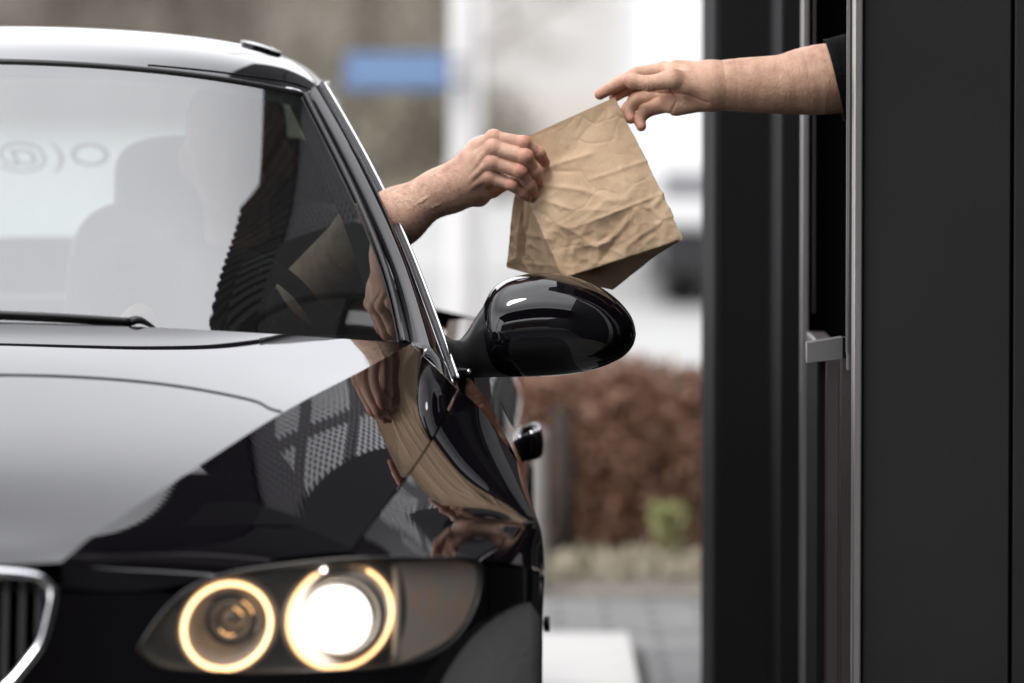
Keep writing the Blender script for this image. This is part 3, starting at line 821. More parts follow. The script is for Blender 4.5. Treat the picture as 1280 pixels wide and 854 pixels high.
# ================================================================== HANDS AND PEOPLE (signed-distance modelling)
def cap_sd(Pn, a, b, ra, rb):
    ab = b-a; l2 = np.dot(ab, ab)+1e-12; t = np.clip((Pn-a)@ab/l2, 0, 1)
    return np.linalg.norm(Pn-(a+t[:, None]*ab), axis=1) - (ra+(rb-ra)*t)
def smin(a, b, k):
    if k <= 0: return np.minimum(a, b)
    h = np.clip(.5+.5*(b-a)/k, 0, 1); return b+(a-b)*h - k*h*(1-h)
def chain_sd(Pn, pts, rs, k):
    d = None
    for i in range(len(pts)-1):
        e = cap_sd(Pn, pts[i], pts[i+1], rs[i], rs[i+1]); d = e if d is None else smin(d, e, k)
    return d
def sdf_mesh(prims_polys, sd, vox, iters=6):
    """prims_polys: list of (pts, rs) chains used as seed volume; sd: smooth distance function; -> verts, faces"""
    mb = MB()
    for pts, rs in prims_polys:
        for i in range(len(pts)-1):
            a, b = np.array(pts[i]), np.array(pts[i+1]); n = max(2, int(np.linalg.norm(b-a)/min(rs[i], rs[i+1])*2)+1)
            n = min(n, 12)
            for t in np.linspace(0, 1, n):
                c = a+(b-a)*t; r = rs[i]+(rs[i+1]-rs[i])*t
                th = np.linspace(0.05, math.pi-.05, 9)
                V = []; m = 14
                for q_ in th:
                    for k in range(m):
                        ph_ = 2*math.pi*k/m; V.append(c + r*np.array([math.sin(q_)*math.cos(ph_), math.sin(q_)*math.sin(ph_), math.cos(q_)]))
                Fc = [(i_*m+k, (i_+1)*m+k, (i_+1)*m+(k+1) % m, i_*m+(k+1) % m) for i_ in range(8) for k in range(m)] + [list(range(m)), [8*m+k for k in range(m)][::-1]]
                mb.add(V, Fc)
    me = bpy.data.meshes.new('seed'); me.from_pydata(np.vstack(mb.V).tolist(), [], mb.F); me.update()
    o = bpy.data.objects.new('seed', me); COL.objects.link(o)
    md = o.modifiers.new('r', 'REMESH'); md.mode = 'VOXEL'; md.voxel_size = vox
    dg = bpy.context.evaluated_depsgraph_get(); em = bpy.data.meshes.new_from_object(o.evaluated_get(dg))
    V = np.zeros(len(em.vertices)*3); em.vertices.foreach_get('co', V); V = V.reshape(-1, 3)
    Fc = [tuple(p.vertices) for p in em.polygons]
    bpy.data.objects.remove(o); bpy.data.meshes.remove(me); bpy.data.meshes.remove(em)
    # neighbours for a light relaxation
    E = set()
    for f in Fc:
        for i in range(len(f)):
            a, b = f[i], f[(i+1) % len(f)]; E.add((min(a, b), max(a, b)))
    E = np.array(list(E))
    cnt = np.zeros(len(V)); np.add.at(cnt, E[:, 0], 1); np.add.at(cnt, E[:, 1], 1)
    e = 3e-4
    for it in range(iters):
        if it < iters-1:
            S = np.zeros_like(V); np.add.at(S, E[:, 0], V[E[:, 1]]); np.add.at(S, E[:, 1], V[E[:, 0]])
            V = V*.5 + .5*S/cnt[:, None]
        d = sd(V)
        g = np.stack([sd(V+np.array([e,0,0]))-d, sd(V+np.array([0,e,0]))-d, sd(V+np.array([0,0,e]))-d], axis=1)/e
        g /= np.linalg.norm(g, axis=1)[:, None]+1e-9
        V = V - g*np.clip(d, -.012, .012)[:, None]*.9
    return V, Fc
def skin(name, base, hair=0.):
    m, nt, b = new_mat(name); tc = N(nt, 'ShaderNodeTexCoord')
    b.inputs['Roughness'].default_value = .48; b.inputs['Specular IOR Level'].default_value = .4
    b.inputs['Subsurface Weight'].default_value = .12; b.inputs['Subsurface Radius'].default_value = (1., .35, .18); b.inputs['Subsurface Scale'].default_value = .006
    at = N(nt, 'ShaderNodeAttribute'); at.attribute_name = 'flush'
    n = N(nt, 'ShaderNodeTexNoise', Scale=38., Detail=6.); nt.links.new(tc.outputs['Object'], n.inputs['Vector'])
    r = N(nt, 'ShaderNodeValToRGB'); r.color_ramp.elements[0].position = .3; r.color_ramp.elements[1].position = .72
    r.color_ramp.elements[0].color = (base[0]*.76, base[1]*.66, base[2]*.63, 1); r.color_ramp.elements[1].color = (base[0]*1.14, base[1]*1.16, base[2]*1.14, 1)
    nt.links.new(n.outputs['Fac'], r.inputs['Fac'])
    mx = N(nt, 'ShaderNodeMix', data_type='RGBA'); nt.links.new(at.outputs['Fac'], mx.inputs[0]); nt.links.new(r.outputs['Color'], mx.inputs[6])
    mx.inputs[7].default_value = (base[0]*.92, base[1]*.52, base[2]*.50, 1)
    last = mx.outputs[2]
    sp = N(nt, 'ShaderNodeTexVoronoi', Scale=190.); nt.links.new(tc.outputs['Object'], sp.inputs['Vector'])
    l_ = N(nt, 'ShaderNodeMath', operation='LESS_THAN'); l_.inputs[1].default_value = .16; nt.links.new(sp.outputs['Distance'], l_.inputs[0])
    n9 = N(nt, 'ShaderNodeTexNoise', Scale=24., Detail=2.); nt.links.new(tc.outputs['Object'], n9.inputs['Vector'])
    g_ = N(nt, 'ShaderNodeMapRange'); g_.inputs['From Min'].default_value = .52; g_.inputs['From Max'].default_value = .72; g_.inputs['To Max'].default_value = .45; nt.links.new(n9.outputs['Fac'], g_.inputs['Value'])
    mm = N(nt, 'ShaderNodeMath', operation='MULTIPLY'); nt.links.new(l_.outputs[0], mm.inputs[0]); nt.links.new(g_.outputs[0], mm.inputs[1])
    m2 = N(nt, 'ShaderNodeMix', data_type='RGBA'); nt.links.new(mm.outputs[0], m2.inputs[0]); nt.links.new(last, m2.inputs[6]); m2.inputs[7].default_value = (base[0]*.5, base[1]*.32, base[2]*.3, 1)
    nt.links.new(m2.outputs[2], b.inputs['Base Color'])
    v = N(nt, 'ShaderNodeTexVoronoi', Scale=520.); nt.links.new(tc.outputs['Object'], v.inputs['Vector'])
    n2 = N(nt, 'ShaderNodeTexNoise', Scale=140., Detail=5.); nt.links.new(tc.outputs['Object'], n2.inputs['Vector'])
    ad = N(nt, 'ShaderNodeMath', operation='ADD'); nt.links.new(v.outputs['Distance'], ad.inputs[0]); nt.links.new(n2.outputs['Fac'], ad.inputs[1])
    bp_ = N(nt, 'ShaderNodeBump', Strength=.45, Distance=.0016); nt.links.new(ad.outputs[0], bp_.inputs['Height']); nt.links.new(bp_.outputs[0], b.inputs['Normal'])
    return m
M['skin_a'] = skin('skin_warm', (.56, .355, .26)); M['skin_b'] = skin('skin_light', (.55, .345, .245))
M['shirt'] = simple('dark_shirt', (.006, .006, .007), .9, bump=.3, bscale=250, var=.2, spec=.1)
M['trouser'] = simple('dark_trousers', (.02, .022, .03), .9)
M['hair'] = simple('dark_hair', (.02, .014, .01), .6, bump=.6, bscale=150)
M['nail'] = simple('nail', (.55, .35, .29), .25, coat=.5)
def H(u, v, Y): return W(u, v, Y)
PXM = FPX/9.0      # pixels per metre at the hand-over distance
def rr(px): return px/PXM
YB = 9.00          # plane of the bag front

# --- driver's left hand + forearm
dd = .001
hand_l = {
 'index':  ([H(600,186,YB-.010),H(617,173,YB-.026),H(655,179,YB-.036),H(674,193,YB-.024),H(681,203,YB-.012)], [12,9.8,8.6,7.7,6.6]),
 'middle': ([H(600,200,YB-.014),H(617,185,YB-.034),H(657,196,YB-.048),H(668,215,YB-.030),H(672.5,227,YB-.014)], [13,10.4,9.2,8.2,6.8]),
 'ring':   ([H(600,212,YB-.012),H(616,203,YB-.034),H(650,214,YB-.046),H(662,231,YB-.028),H(667,241,YB-.014)], [13,10.0,8.8,7.8,6.5]),
 'pinky':  ([H(598,226,YB-.006),H(613,221,YB-.026),H(640,231,YB-.036),H(653,241,YB-.024),H(660.5,246.5,YB-.014)], [12,9.2,7.8,7.0,6.0]),
 'thumb':  ([H(588,240,YB+.022),H(615,236,YB+.034),H(640,224,YB+.036),H(662,214,YB+.028)], [14,11.5,9.5,8]),
}
palm_l = [
 ([H(566,233,YB+.002),H(610,186,YB-.006)], [23,17]), ([H(566,235,YB+.002),H(610,200,YB-.010)], [24,17]),
 ([H(566,236,YB+.004),H(608,214,YB-.006)], [24,17]), ([H(568,240,YB+.008),H(603,234,YB+.002)], [22,16]),
 ([H(575,236,YB+.02),H(598,243,YB+.018)], [19,16]), ([H(572,226,YB+.006),H(600,188,YB+.004)], [20,17]),
]
ELB = L(.50, 2.12, .97)
fore_l = ([H(566,233,YB+.002), H(545,241,YB+.006), H(497,271,YB+.02), H(455,296,YB+.05), ELB+np.array([.02,0,.02])], [24.5,26,35.5,40,44])
TEND = []
def sd_left(Pn):
    d = None
    for k, (p, r) in enumerate(palm_l):
        e = cap_sd(Pn, p[0], p[1], rr(r[0]), rr(r[1])); d = e if d is None else smin(d, e, rr(9))
    d = smin(d, chain_sd(Pn, fore_l[0], [rr(x) for x in fore_l[1]], rr(12)), rr(16))
    fg = None
    for nme in ('index','middle','ring','pinky','thumb'):
        p, r = hand_l[nme]; r = [rr(x) for x in r]
        e = chain_sd(Pn, p, r, rr(3.5))
        if nme != 'thumb':
            # knuckle and joint pads
            for j, (s_, k_) in enumerate(((1,1.10),(2,1.05),(3,1.04))):
                e = smin(e, np.linalg.norm(Pn-(p[s_]+np.array([0,-.0016,.001])), axis=1)-r[s_]*k_*.97, rr(3))
        fg = e if fg is None else smin(fg, e, rr(1.4))
    d = smin(d, fg, rr(7))
    # tendons fanning over the back of the hand, veins, wrinkles over the finger joints
    for nme, (u_, v_) in (('index', (578,222)), ('middle', (576,228)), ('ring', (575,235)), ('pinky', (576,243))):
        p = hand_l[nme][0]; a_ = W(u_, v_, YB-.022)
        d = smin(d, cap_sd(Pn, a_, p[1]+np.array([-.004,-.0035,.001]), rr(1.2), rr(3.2)), rr(4.5))
    for (a, b_) in (((545,240),(572,226)),((572,226),(592,205)),((560,232),(584,230)),((510,262),(545,240)),((520,275),(556,250))):
        d = smin(d, cap_sd(Pn, W(*a, YB-.030), W(*b_, YB-.026), rr(.9), rr(1.0)), rr(3))
    for nme in ('index','middle','ring','pinky'):
        p, r = hand_l[nme]
        for j in (2, 3):
            ax = p[j+1]-p[j-1]; ax = ax/np.linalg.norm(ax)
            for o_ in (-.0032, -.0012, .0010, .0030):
                t_ = (Pn-(p[j]+ax*o_))@ax; near = np.linalg.norm(Pn-p[j], axis=1) < rr(r[j])*1.7
                front = (Pn[:, 1]-p[j][1]) < .004
                d = d + near*front*(.00042 if j == 2 else .00028)*np.exp(-(t_/.00055)**2)
    return d
Vh1, Fh1 = sdf_mesh([(p, [rr(x)*.97 for x in r]) for p, r in hand_l.values()] + [(p, [rr(x) for x in r]) for p, r in palm_l] + [(fore_l[0], [rr(x) for x in fore_l[1]])], sd_left, .0012)

def strands(Vh, Fh, cond, n, seed, flow):
    rg_ = np.random.default_rng(seed); V = []; Fc = []
    fs = [f for f in Fh]; idx = rg_.permutation(len(fs)); c = 0
    for i in idx:
        f = fs[i]; q0 = Vh[list(f)]; p = q0.mean(0)
        nn_ = np.cross(q0[1]-q0[0], q0[2]-q0[0]); l = np.linalg.norm(nn_)
        if l < 1e-12 or not cond(p): continue
        nn_ /= l
        if nn_@(p-CAM) > 0 and False: continue
        fl = flow + rg_.normal(size=3)*.35; fl -= nn_*(fl@nn_); fl /= np.linalg.norm(fl)
        L_ = .006+.006*rg_.random(); sd_ = np.cross(nn_, fl)*.00011
        e_ = p + fl*L_ + nn_*(.0012+.0012*rg_.random()); m_ = p+fl*L_*.5+nn_*.0014
        k = len(V); V += [p-sd_, p+sd_, m_+sd_*.8, m_-sd_*.8, e_]
        Fc += [(k, k+1, k+2, k+3), (k+3, k+2, k+4)]; c += 1
        if c >= n: break
    return np.array(V), Fc
# --- staff member's right hand + forearm
YH = 9.0
hand_r = {
 'index':  ([H(846,92,YH+.024),H(829,88,YH+.030),H(797,93.5,YH+.030),H(770,106,YH+.020),H(750,118,YH+.008)], [14,11,9.6,8.4,6.9]),
 'middle': ([H(846,100,YH+.036),H(826,98,YH+.044),H(800,103,YH+.048),H(782,112,YH+.042),H(768,121,YH+.030)], [14,11.5,9.6,8.2,7]),
 'ring':   ([H(843,115,YH+.030),H(822,119,YH+.038),H(795,125.5,YH+.032),H(785,137,YH+.022),H(788,148,YH+.012)], [14,11.5,9.6,8.4,7]),
 'pinky':  ([H(843,128,YH+.020),H(824,132,YH+.026),H(806,139.5,YH+.024),H(799,149,YH+.014),H(801.5,158,YH+.006)], [12,10,8.6,7.6,6.4]),
 'thumb':  ([H(868,106,YH-.006),H(842,99,YH-.022),H(812,104.5,YH-.018),H(791,101.5,YH-.012),H(786,100,YH-.010)], [17,12.5,9.6,9.2,7.8]),
}
palm_r = [
 ([H(894,104,YH+.006),H(846,96,YH+.020)], [25,18]), ([H(894,108,YH+.006),H(843,112,YH+.022)], [25,18]), ([H(892,112,YH+.006),H(842,126,YH+.016)], [23,15]),
 ([H(884,118,YH+.002),H(846,132,YH+.010)], [19,13]), ([H(890,106,YH-.008),H(862,106,YH-.010)], [20,18]), ([H(880,98,YH+.006),H(846,90,YH+.018)], [20,14]),
]
fore_r = ([H(894,106,YH+.006),H(915,106,YH+.008),H(962,107,YH+.012),H(1005,101,YH+.02),H(1040,98,YH+.03),H(1090,93,YH+.05)], [26.5,28,35,40,41.5,38])
fore_r = ([H(894,106.5,YH+.006),H(912,107.5,YH+.007),H(930,108,YH+.009),H(962,106,YH+.012),H(1000,102.5,YH+.02),H(1040,98,YH+.03),H(1090,93,YH+.05)], [28.3,28.5,31,36,41,44.5,42])
def dense(fr, n):
    p = np.array([np.append(a, r) for a, r in zip(*fr)]); q_ = spl(p, n); return ([x[:3] for x in q_], [float(x[3]) for x in q_])
fore_r = dense(fore_r, 22)
def sd_right(Pn):
    d = None
    for k, (p, r) in enumerate(palm_r):
        e = cap_sd(Pn, p[0], p[1], rr(r[0]), rr(r[1])); d = e if d is None else smin(d, e, rr(8))
    d = smin(d, chain_sd(Pn, fore_r[0], [rr(x) for x in fore_r[1]], 0), rr(14))
    fg = None
    for nme in ('index','middle','ring','pinky'):
        p, r = hand_r[nme]; r = [rr(x) for x in r]; e = chain_sd(Pn, p, r, rr(3.5))
        fg = e if fg is None else smin(fg, e, rr(1.4))
    d = smin(d, fg, rr(5))
    p, r = hand_r['thumb']; r = [rr(x) for x in r]
    e = chain_sd(Pn, p, r, rr(4)); d = smin(d, e, rr(5))
    # crease lines: across the palm, at the thumb root and at the wrist
    for (a, b, s_) in (((818,116),(858,118),2.0),((858,118),(884,128),2.0),((838,112),(850,128),1.6),((846,126),(838,142),1.2),((889,104),(892,130),.3),((806,98),(808,110),1.1),((811,98),(812,111),.9)):
        c = cap_sd(Pn, H(*a, YH-.02), H(*b, YH-.02), .0, .0) 
        a3, b3 = H(*a, YH), H(*b, YH)
        A2 = Pn[:, [0, 2]]; q0, q1 = a3[[0, 2]], b3[[0, 2]]; ab = q1-q0; t = np.clip((A2-q0)@ab/(ab@ab), 0, 1)
        dist = np.linalg.norm(A2-(q0+t[:, None]*ab), axis=1)
        d = d + np.where(Pn[:, 1] < YH+.03, 1, 0)*.0011*s_*np.exp(-(dist/rr(1.5))**2)
    return d
Vh2, Fh2 = sdf_mesh([(p, [rr(x)*.97 for x in r]) for p, r in hand_r.values()] + [(p, [rr(x) for x in r]) for p, r in palm_r] + [(fore_r[0], [rr(x) for x in fore_r[1]])], sd_right, .0012)

def body_parts(shoulderL, elbowL, shoulderR, elbowR, wristR, pelvis, head, knees, feet, headdir):
    neck = (shoulderL+shoulderR)/2 + np.array([0, 0, .05])
    ch = []
    chest = (shoulderL+shoulderR)/2
    ch += [([shoulderL, chest+np.array([0,0,-.06]), shoulderR], [.065,.11,.065]), ([chest+np.array([0,0,-.12]), pelvis], [.15,.145])]
    sx = (shoulderL-shoulderR); sx /= np.linalg.norm(sx)
    ch += [([chest+sx*.09+np.array([0,0,-.12]), pelvis+sx*.07], [.10,.12]), ([chest-sx*.09+np.array([0,0,-.12]), pelvis-sx*.07], [.10,.12])]
    ch += [([shoulderR, elbowR], [.058,.045])]
    for k, (kn, ft) in enumerate(zip(knees, feet)):
        s_ = 1 if k == 0 else -1
        ch += [([pelvis+sx*.09*s_, kn], [.09,.058]), ([kn, ft], [.056,.038]), ([ft, ft+headdir*.14+np.array([0,0,-.02])], [.04,.03])]
    skinp = [([elbowR, wristR], [.045,.03]), ([wristR, wristR+(wristR-elbowR)/np.linalg.norm(wristR-elbowR)*.12], [.032,.026]),
             ([neck+np.array([0,0,-.05]), head+np.array([0,0,-.05])], [.056,.055]),
             ([head, head+np.array([0,0,.05])], [.082,.085]), ([head+np.array([0,0,-.06])+headdir*.03, head+headdir*.015], [.055,.075]),
             ([head+headdir*.095+np.array([0,0,-.01]), head+headdir*.082+np.array([0,0,.02])], [.014,.009])]
    side = np.cross(headdir, [0, 0, 1.]);
    for s_ in (1, -1): skinp.append(([head+side*.085*s_+np.array([0,0,.01]), head+side*.085*s_+np.array([0,0,-.02])], [.014,.010]))
    return ch, skinp
def chains_mesh(ch, vox, k=.03):
    def sd(Pn):
        d = None
        for p, r in ch:
            e = chain_sd(Pn, [np.array(q_) for q_ in p], r, k); d = e if d is None else smin(d, e, k)
        return d
    return sdf_mesh(ch, sd, vox, 5)
def set_flush(o, spots, rad):
    me = o.data; V = np.zeros(len(me.vertices)*3); me.vertices.foreach_get('co', V); V = V.reshape(-1, 3)+np.array(o['_w'])
    val = np.zeros(len(V))
    for p, w in spots:
        val = np.maximum(val, w*np.exp(-(np.linalg.norm(V-p, axis=1)/rad)**2))
    at = me.attributes.new('flush', 'FLOAT', 'POINT'); at.data.foreach_set('value', val)
def person(name, loc, label, hand, skinm, ch, skinp, head, headdir, sleeve):
    r = root(name, loc, label, 'person')
    Vs, Fs = chains_mesh(skinp, .006, .02)
    mb = MB().add(hand[0], hand[1]).add(Vs, Fs)
    bo = mb.obj('body', skinm, r, smooth=True)
    Vc, Fc = chains_mesh(ch[:5], .008, .04); MB().add(Vc, Fc).obj('shirt', M['shirt'], r, smooth=True)
    Vc, Fc = chains_mesh(ch[5:], .010, .04); MB().add(Vc, Fc).obj('trousers', M['trouser'], r, smooth=True)
    hc = head+np.array([0,0,.045])-headdir*.014
    Vc, Fc = chains_mesh([([hc, hc+np.array([0,0,.02])-headdir*.01], [.088,.086])], .006, .02)
    keep = lambda f: True
    side = np.cross(headdir, [0,0,1.])
    Vc = np.array([v if (v-head)@headdir < .055 or v[2] > head[2]+.07 else v-headdir*.03 for v in Vc])
    MB().add(Vc, Fc).obj('hair', M['hair'], r, smooth=True)
    for s_ in (1, -1):
        MB().add(*rbox(head+headdir*.078+side*.032*s_+np.array([0,0,.022]), .022, .012, .012, p=1., nx=6)).obj('eye', simple('eye_white', (.7,.68,.65), .2), bo, smooth=True)
    MB().add(*rbox(head+headdir*.082+np.array([0,0,-.045]), .05, .012, .014, p=1., nx=6)).obj('mouth', simple('lip', (.35,.13,.11), .5), bo, smooth=True)
    return r, bo
# driver, seated
hd = np.array([0, -1., 0])
sL, sR = L(.55, 2.72, 1.02), L(.20, 2.76, 1.01)
dh = L(.375, 2.68, 1.20)
ch, sp_ = body_parts(sL, ELB, sR, L(.12,2.45,.80), L(.22,2.12,.92), L(.37,2.66,.60), dh, [L(.46,2.20,.62), L(.28,2.20,.62)], [L(.44,1.88,.34), L(.30,1.86,.34)], hd)
ch = [([sL, ELB], [.06,.05])] + ch[:4] + ch[4:]
ch = ch[:5] + ch[5:]
chs = ch[:6] ; 
def person2(*a, nshirt=6, **k): pass
driver = root('person', (L(.37,2.6,0)), 'driver reaching a bare left forearm out of the black coupe to grip the paper bag', 'person')
def fill_person(r, hand, skinm, shirt, trousers, skinp, head, headdir, spots, hairs=None):
    inner_ = [(p, [x*.90 for x in rd]) for p, rd in shirt]
    Vs, Fs = chains_mesh(skinp + inner_, .007, .02)
    bo = MB().add(*hand).obj('body', skinm, r, smooth=True)
    o2 = MB().add(Vs, Fs).obj('tmp', skinm, r, smooth=True)
    if hairs is not None: MB().add(*hairs).obj('arm_hair', M['hair'], bo)
    md = bo.modifiers.new('u', 'BOOLEAN'); md.operation = 'UNION'; md.solver = 'EXACT'; md.object = o2
    dg = bpy.context.evaluated_depsgraph_get(); em = bpy.data.meshes.new_from_object(bo.evaluated_get(dg))
    bo.modifiers.remove(md); bo.data = em; bpy.data.objects.remove(o2)
    em.polygons.foreach_set('use_smooth', [True]*len(em.polygons))
    set_flush(bo, spots, .010)
    Vc, Fc = chains_mesh(shirt, .008, .04); MB().add(Vc, Fc).obj('shirt', M['shirt'], r, smooth=True)
    Vc, Fc = chains_mesh(trousers, .010, .04); MB().add(Vc, Fc).obj('trousers', M['trouser'], r, smooth=True)
    hc = head+np.array([0,0,.045])-headdir*.014
    Vc, Fc = chains_mesh([([hc, hc+np.array([0,0,.02])-headdir*.01], [.088,.086])], .006, .02)
    MB().add(Vc, Fc).obj('hair', M['hair'], r, smooth=True)
    side = np.cross(headdir, [0,0,1.])
    for s_ in (1, -1):
        MB().add(*rbox(head+headdir*.078+side*.032*s_+np.array([0,0,.012]), .022, .014, .012, p=1., nx=6)).obj('eye', simple('eye_white', (.7,.68,.65), .2), bo, smooth=True)
    MB().add(*rbox(head+headdir*.076+np.array([0,0,-.050]), .05, .016, .014, p=1., nx=6)).obj('mouth', simple('lip', (.35,.13,.11), .5), bo, smooth=True)
    return bo
spots1 = []
for nme in ('index','middle','ring','pinky'):
    p, r = hand_l[nme]
    for j, w in ((1,.55),(2,.85),(3,.5),(4,.9)): spots1.append((p[j]+np.array([0,-.006,.004]), w))
u570 = W(578, 235, YB)[0]
hl = strands(Vh1, Fh1, lambda p: p[0] < u570 and p[0] > W(440,300,YB)[0] and p[1] < YB+.03, 1500, 4, np.array([.75,-.1,-.75]))
fill_person(driver, (Vh1, Fh1), M['skin_a'], ch[:5], ch[6:], sp_, dh, hd, spots1, hl)
# nails of the gripping fingers
for nme in ('index','middle','ring'):
    p, r = hand_l[nme]; a_ = p[4]-p[3]; a_ /= np.linalg.norm(a_); sd_ = np.cross(a_, [0,1.,0]); sd_ /= np.linalg.norm(sd_); out_ = np.cross(sd_, a_); out_ = out_ if out_[1] < 0 else -out_
    dirn = out_*.75 + np.array([.55,0,.35]); dirn /= np.linalg.norm(dirn); s2 = np.cross(a_, dirn); s2 /= np.linalg.norm(s2)
    c = p[3]*.22+p[4]*.78; rad = rr(r[4])*1.03; G = []
    for i in np.linspace(-1, 1, 9):
        row = []
        for j in np.linspace(-1, 1, 9):
            w_ = math.sqrt(max(0, 1-abs(i)**3.)); th = j*w_*.75
            row.append(c + a_*i*.0048 + (dirn*math.cos(th)+s2*math.sin(th))*rad*(1.0-.03*i))
        G.append(row)
    MB().grid(np.array(G)).obj('fingernail', M['nail'], bpy.data.objects['body'], smooth=True)
# staff member, standing indoors
hd2 = np.array([-1., 0, 0])
sh = np.array([.98, 9.30, 1.38]); sR2 = np.array([.98, 9.66, 1.38]); el = H(1090,93,YH+.05)
hh = np.array([.97, 9.48, 1.60])
ch2, sp2 = body_parts(sh, el, sR2, np.array([1.0,9.80,1.12]), np.array([.86,9.78,.98]), np.array([1.0,9.48,.92]), hh, [np.array([.98,9.38,.50]), np.array([.98,9.58,.50])], [np.array([1.0,9.38,.09]), np.array([1.0,9.58,.09])], hd2)
staff = root('person', (1.0, 9.48, 0), 'worker in a dark sleeve stretching a bare right arm out of the serving window', 'person')
spots2 = [(p[-1], .95) for p, r in hand_r.values()] + [(p[-2], .6) for p, r in hand_r.values()] + [(H(835,120,YH-.005), .7), (H(815,96,YH-.01), .5), (H(826,128,YH+.0), .7), (H(792,110,YH+.02), .8)]
shirt2 = [([sh, el+np.array([.03,0,0])], [.068,.068])] + ch2[:5]
bo2 = fill_person(staff, (Vh2, Fh2), M['skin_b'], shirt2, ch2[5:], sp2, hh, hd2, spots2)
# sleeve of the reaching arm: open cuff with folds
cs = H(1052,97,YH+.034); ce = np.array(sh)
ax = np.array([1., 0, 0]); G = []
for i, t in enumerate(np.linspace(0, 1, 16)):
    cen_ = W(1036+t*75, 98-4*t, YH+.032+.03*t); row = []
    for k in range(41):
        a = 2*math.pi*k/40; rad = rr(53+3*t) + .0022*math.sin(3*a+t*9)+.001*math.sin(7*a-t*5)
        tilt = rr(13)*(-math.sin(a))*(1-t)     # cuff edge slants
        row.append(cen_ + np.array([tilt+rr(6)*(1-t), math.cos(a)*rad, math.sin(a)*rad*.97]))
    G.append(row)
G = np.array(G); inn_ = G[:1].copy(); ic = inn_[0].mean(0); inn_ = ic + (inn_-ic)*.965
MB().grid(np.concatenate([inn_+np.array([.01,0,0]), inn_, G], axis=0)).obj('sleeve', M['shirt'], staff, smooth=True)
# thumb nail of the reaching hand
c = H(790, 98, YH-.0215); nv = []; a_ = np.array([H(781,97.5,YH-.019)-H(797,101.5,YH-.021)])[0]; a_ /= np.linalg.norm(a_)
upn = np.cross([0, 1., 0], a_); upn /= np.linalg.norm(upn); upn = upn if upn[2] > 0 else -upn
G = []
for i in np.linspace(-1, 1, 11):
    row = []
    for j in np.linspace(-1, 1, 9):
        w_ = math.sqrt(max(0, 1-i**4))
        row.append(c + a_*i*.0068 + upn*(j*w_*.0048+.0012) + np.array([0, -.0010+.0022*(j*w_)**2+.0006*i*i, 0]))
    G.append(row)
MB().grid(np.array(G)).obj('thumbnail', M['nail'], bo2, smooth=True)

# ================================================================== PAPER BAG
def paper():
    m, nt, b = new_mat('kraft_paper'); tc = N(nt, 'ShaderNodeTexCoord')
    b.inputs['Roughness'].default_value = .68; b.inputs['Specular IOR Level'].default_value = .35
    n = N(nt, 'ShaderNodeTexNoise', Scale=14., Detail=8.); nt.links.new(tc.outputs['Object'], n.inputs['Vector'])
    n2 = N(nt, 'ShaderNodeTexNoise', Scale=260., Detail=3.); nt.links.new(tc.outputs['Object'], n2.inputs['Vector'])
    w = N(nt, 'ShaderNodeMath', operation='MULTIPLY_ADD'); w.inputs[1].default_value = .25; nt.links.new(n2.outputs['Fac'], w.inputs[0]); nt.links.new(n.outputs['Fac'], w.inputs[2])
    r = N(nt, 'ShaderNodeValToRGB'); r.color_ramp.elements[0].position = .42; r.color_ramp.elements[1].position = .82
    r.color_ramp.elements[0].color = (.52, .355, .22, 1); r.color_ramp.elements[1].color = (.66, .48, .315, 1)
    nt.links.new(w.outputs[0], r.inputs['Fac']); nt.links.new(r.outputs['Color'], b.inputs['Base Color'])
    # fine creases
    v = N(nt, 'ShaderNodeTexVoronoi', Scale=16.); v.feature = 'DISTANCE_TO_EDGE'
    dn = N(nt, 'ShaderNodeTexNoise', Scale=9., Detail=3.); nt.links.new(tc.outputs['Object'], dn.inputs['Vector'])
    mxv = N(nt, 'ShaderNodeMix', data_type='RGBA'); mxv.inputs[0].default_value = .12
    nt.links.new(tc.outputs['Object'], mxv.inputs[6]); nt.links.new(dn.outputs['Color'], mxv.inputs[7]); nt.links.new(mxv.outputs[2], v.inputs['Vector'])
    mr = N(nt, 'ShaderNodeMapRange'); mr.inputs['From Max'].default_value = .08; nt.links.new(v.outputs['Distance'], mr.inputs['Value'])
    n3 = N(nt, 'ShaderNodeTexNoise', Scale=60., Detail=6.); nt.links.new(tc.outputs['Object'], n3.inputs['Vector'])
    ad = N(nt, 'ShaderNodeMath', operation='MULTIPLY_ADD'); ad.inputs[1].default_value = .5; nt.links.new(n3.outputs['Fac'], ad.inputs[0]); nt.links.new(mr.outputs[0], ad.inputs[2])
    bp_ = N(nt, 'ShaderNodeBump', Strength=.35, Distance=.0012); nt.links.new(ad.outputs[0], bp_.inputs['Height']); nt.links.new(bp_.outputs[0], b.inputs['Normal'])
    return m
M['paper'] = paper()
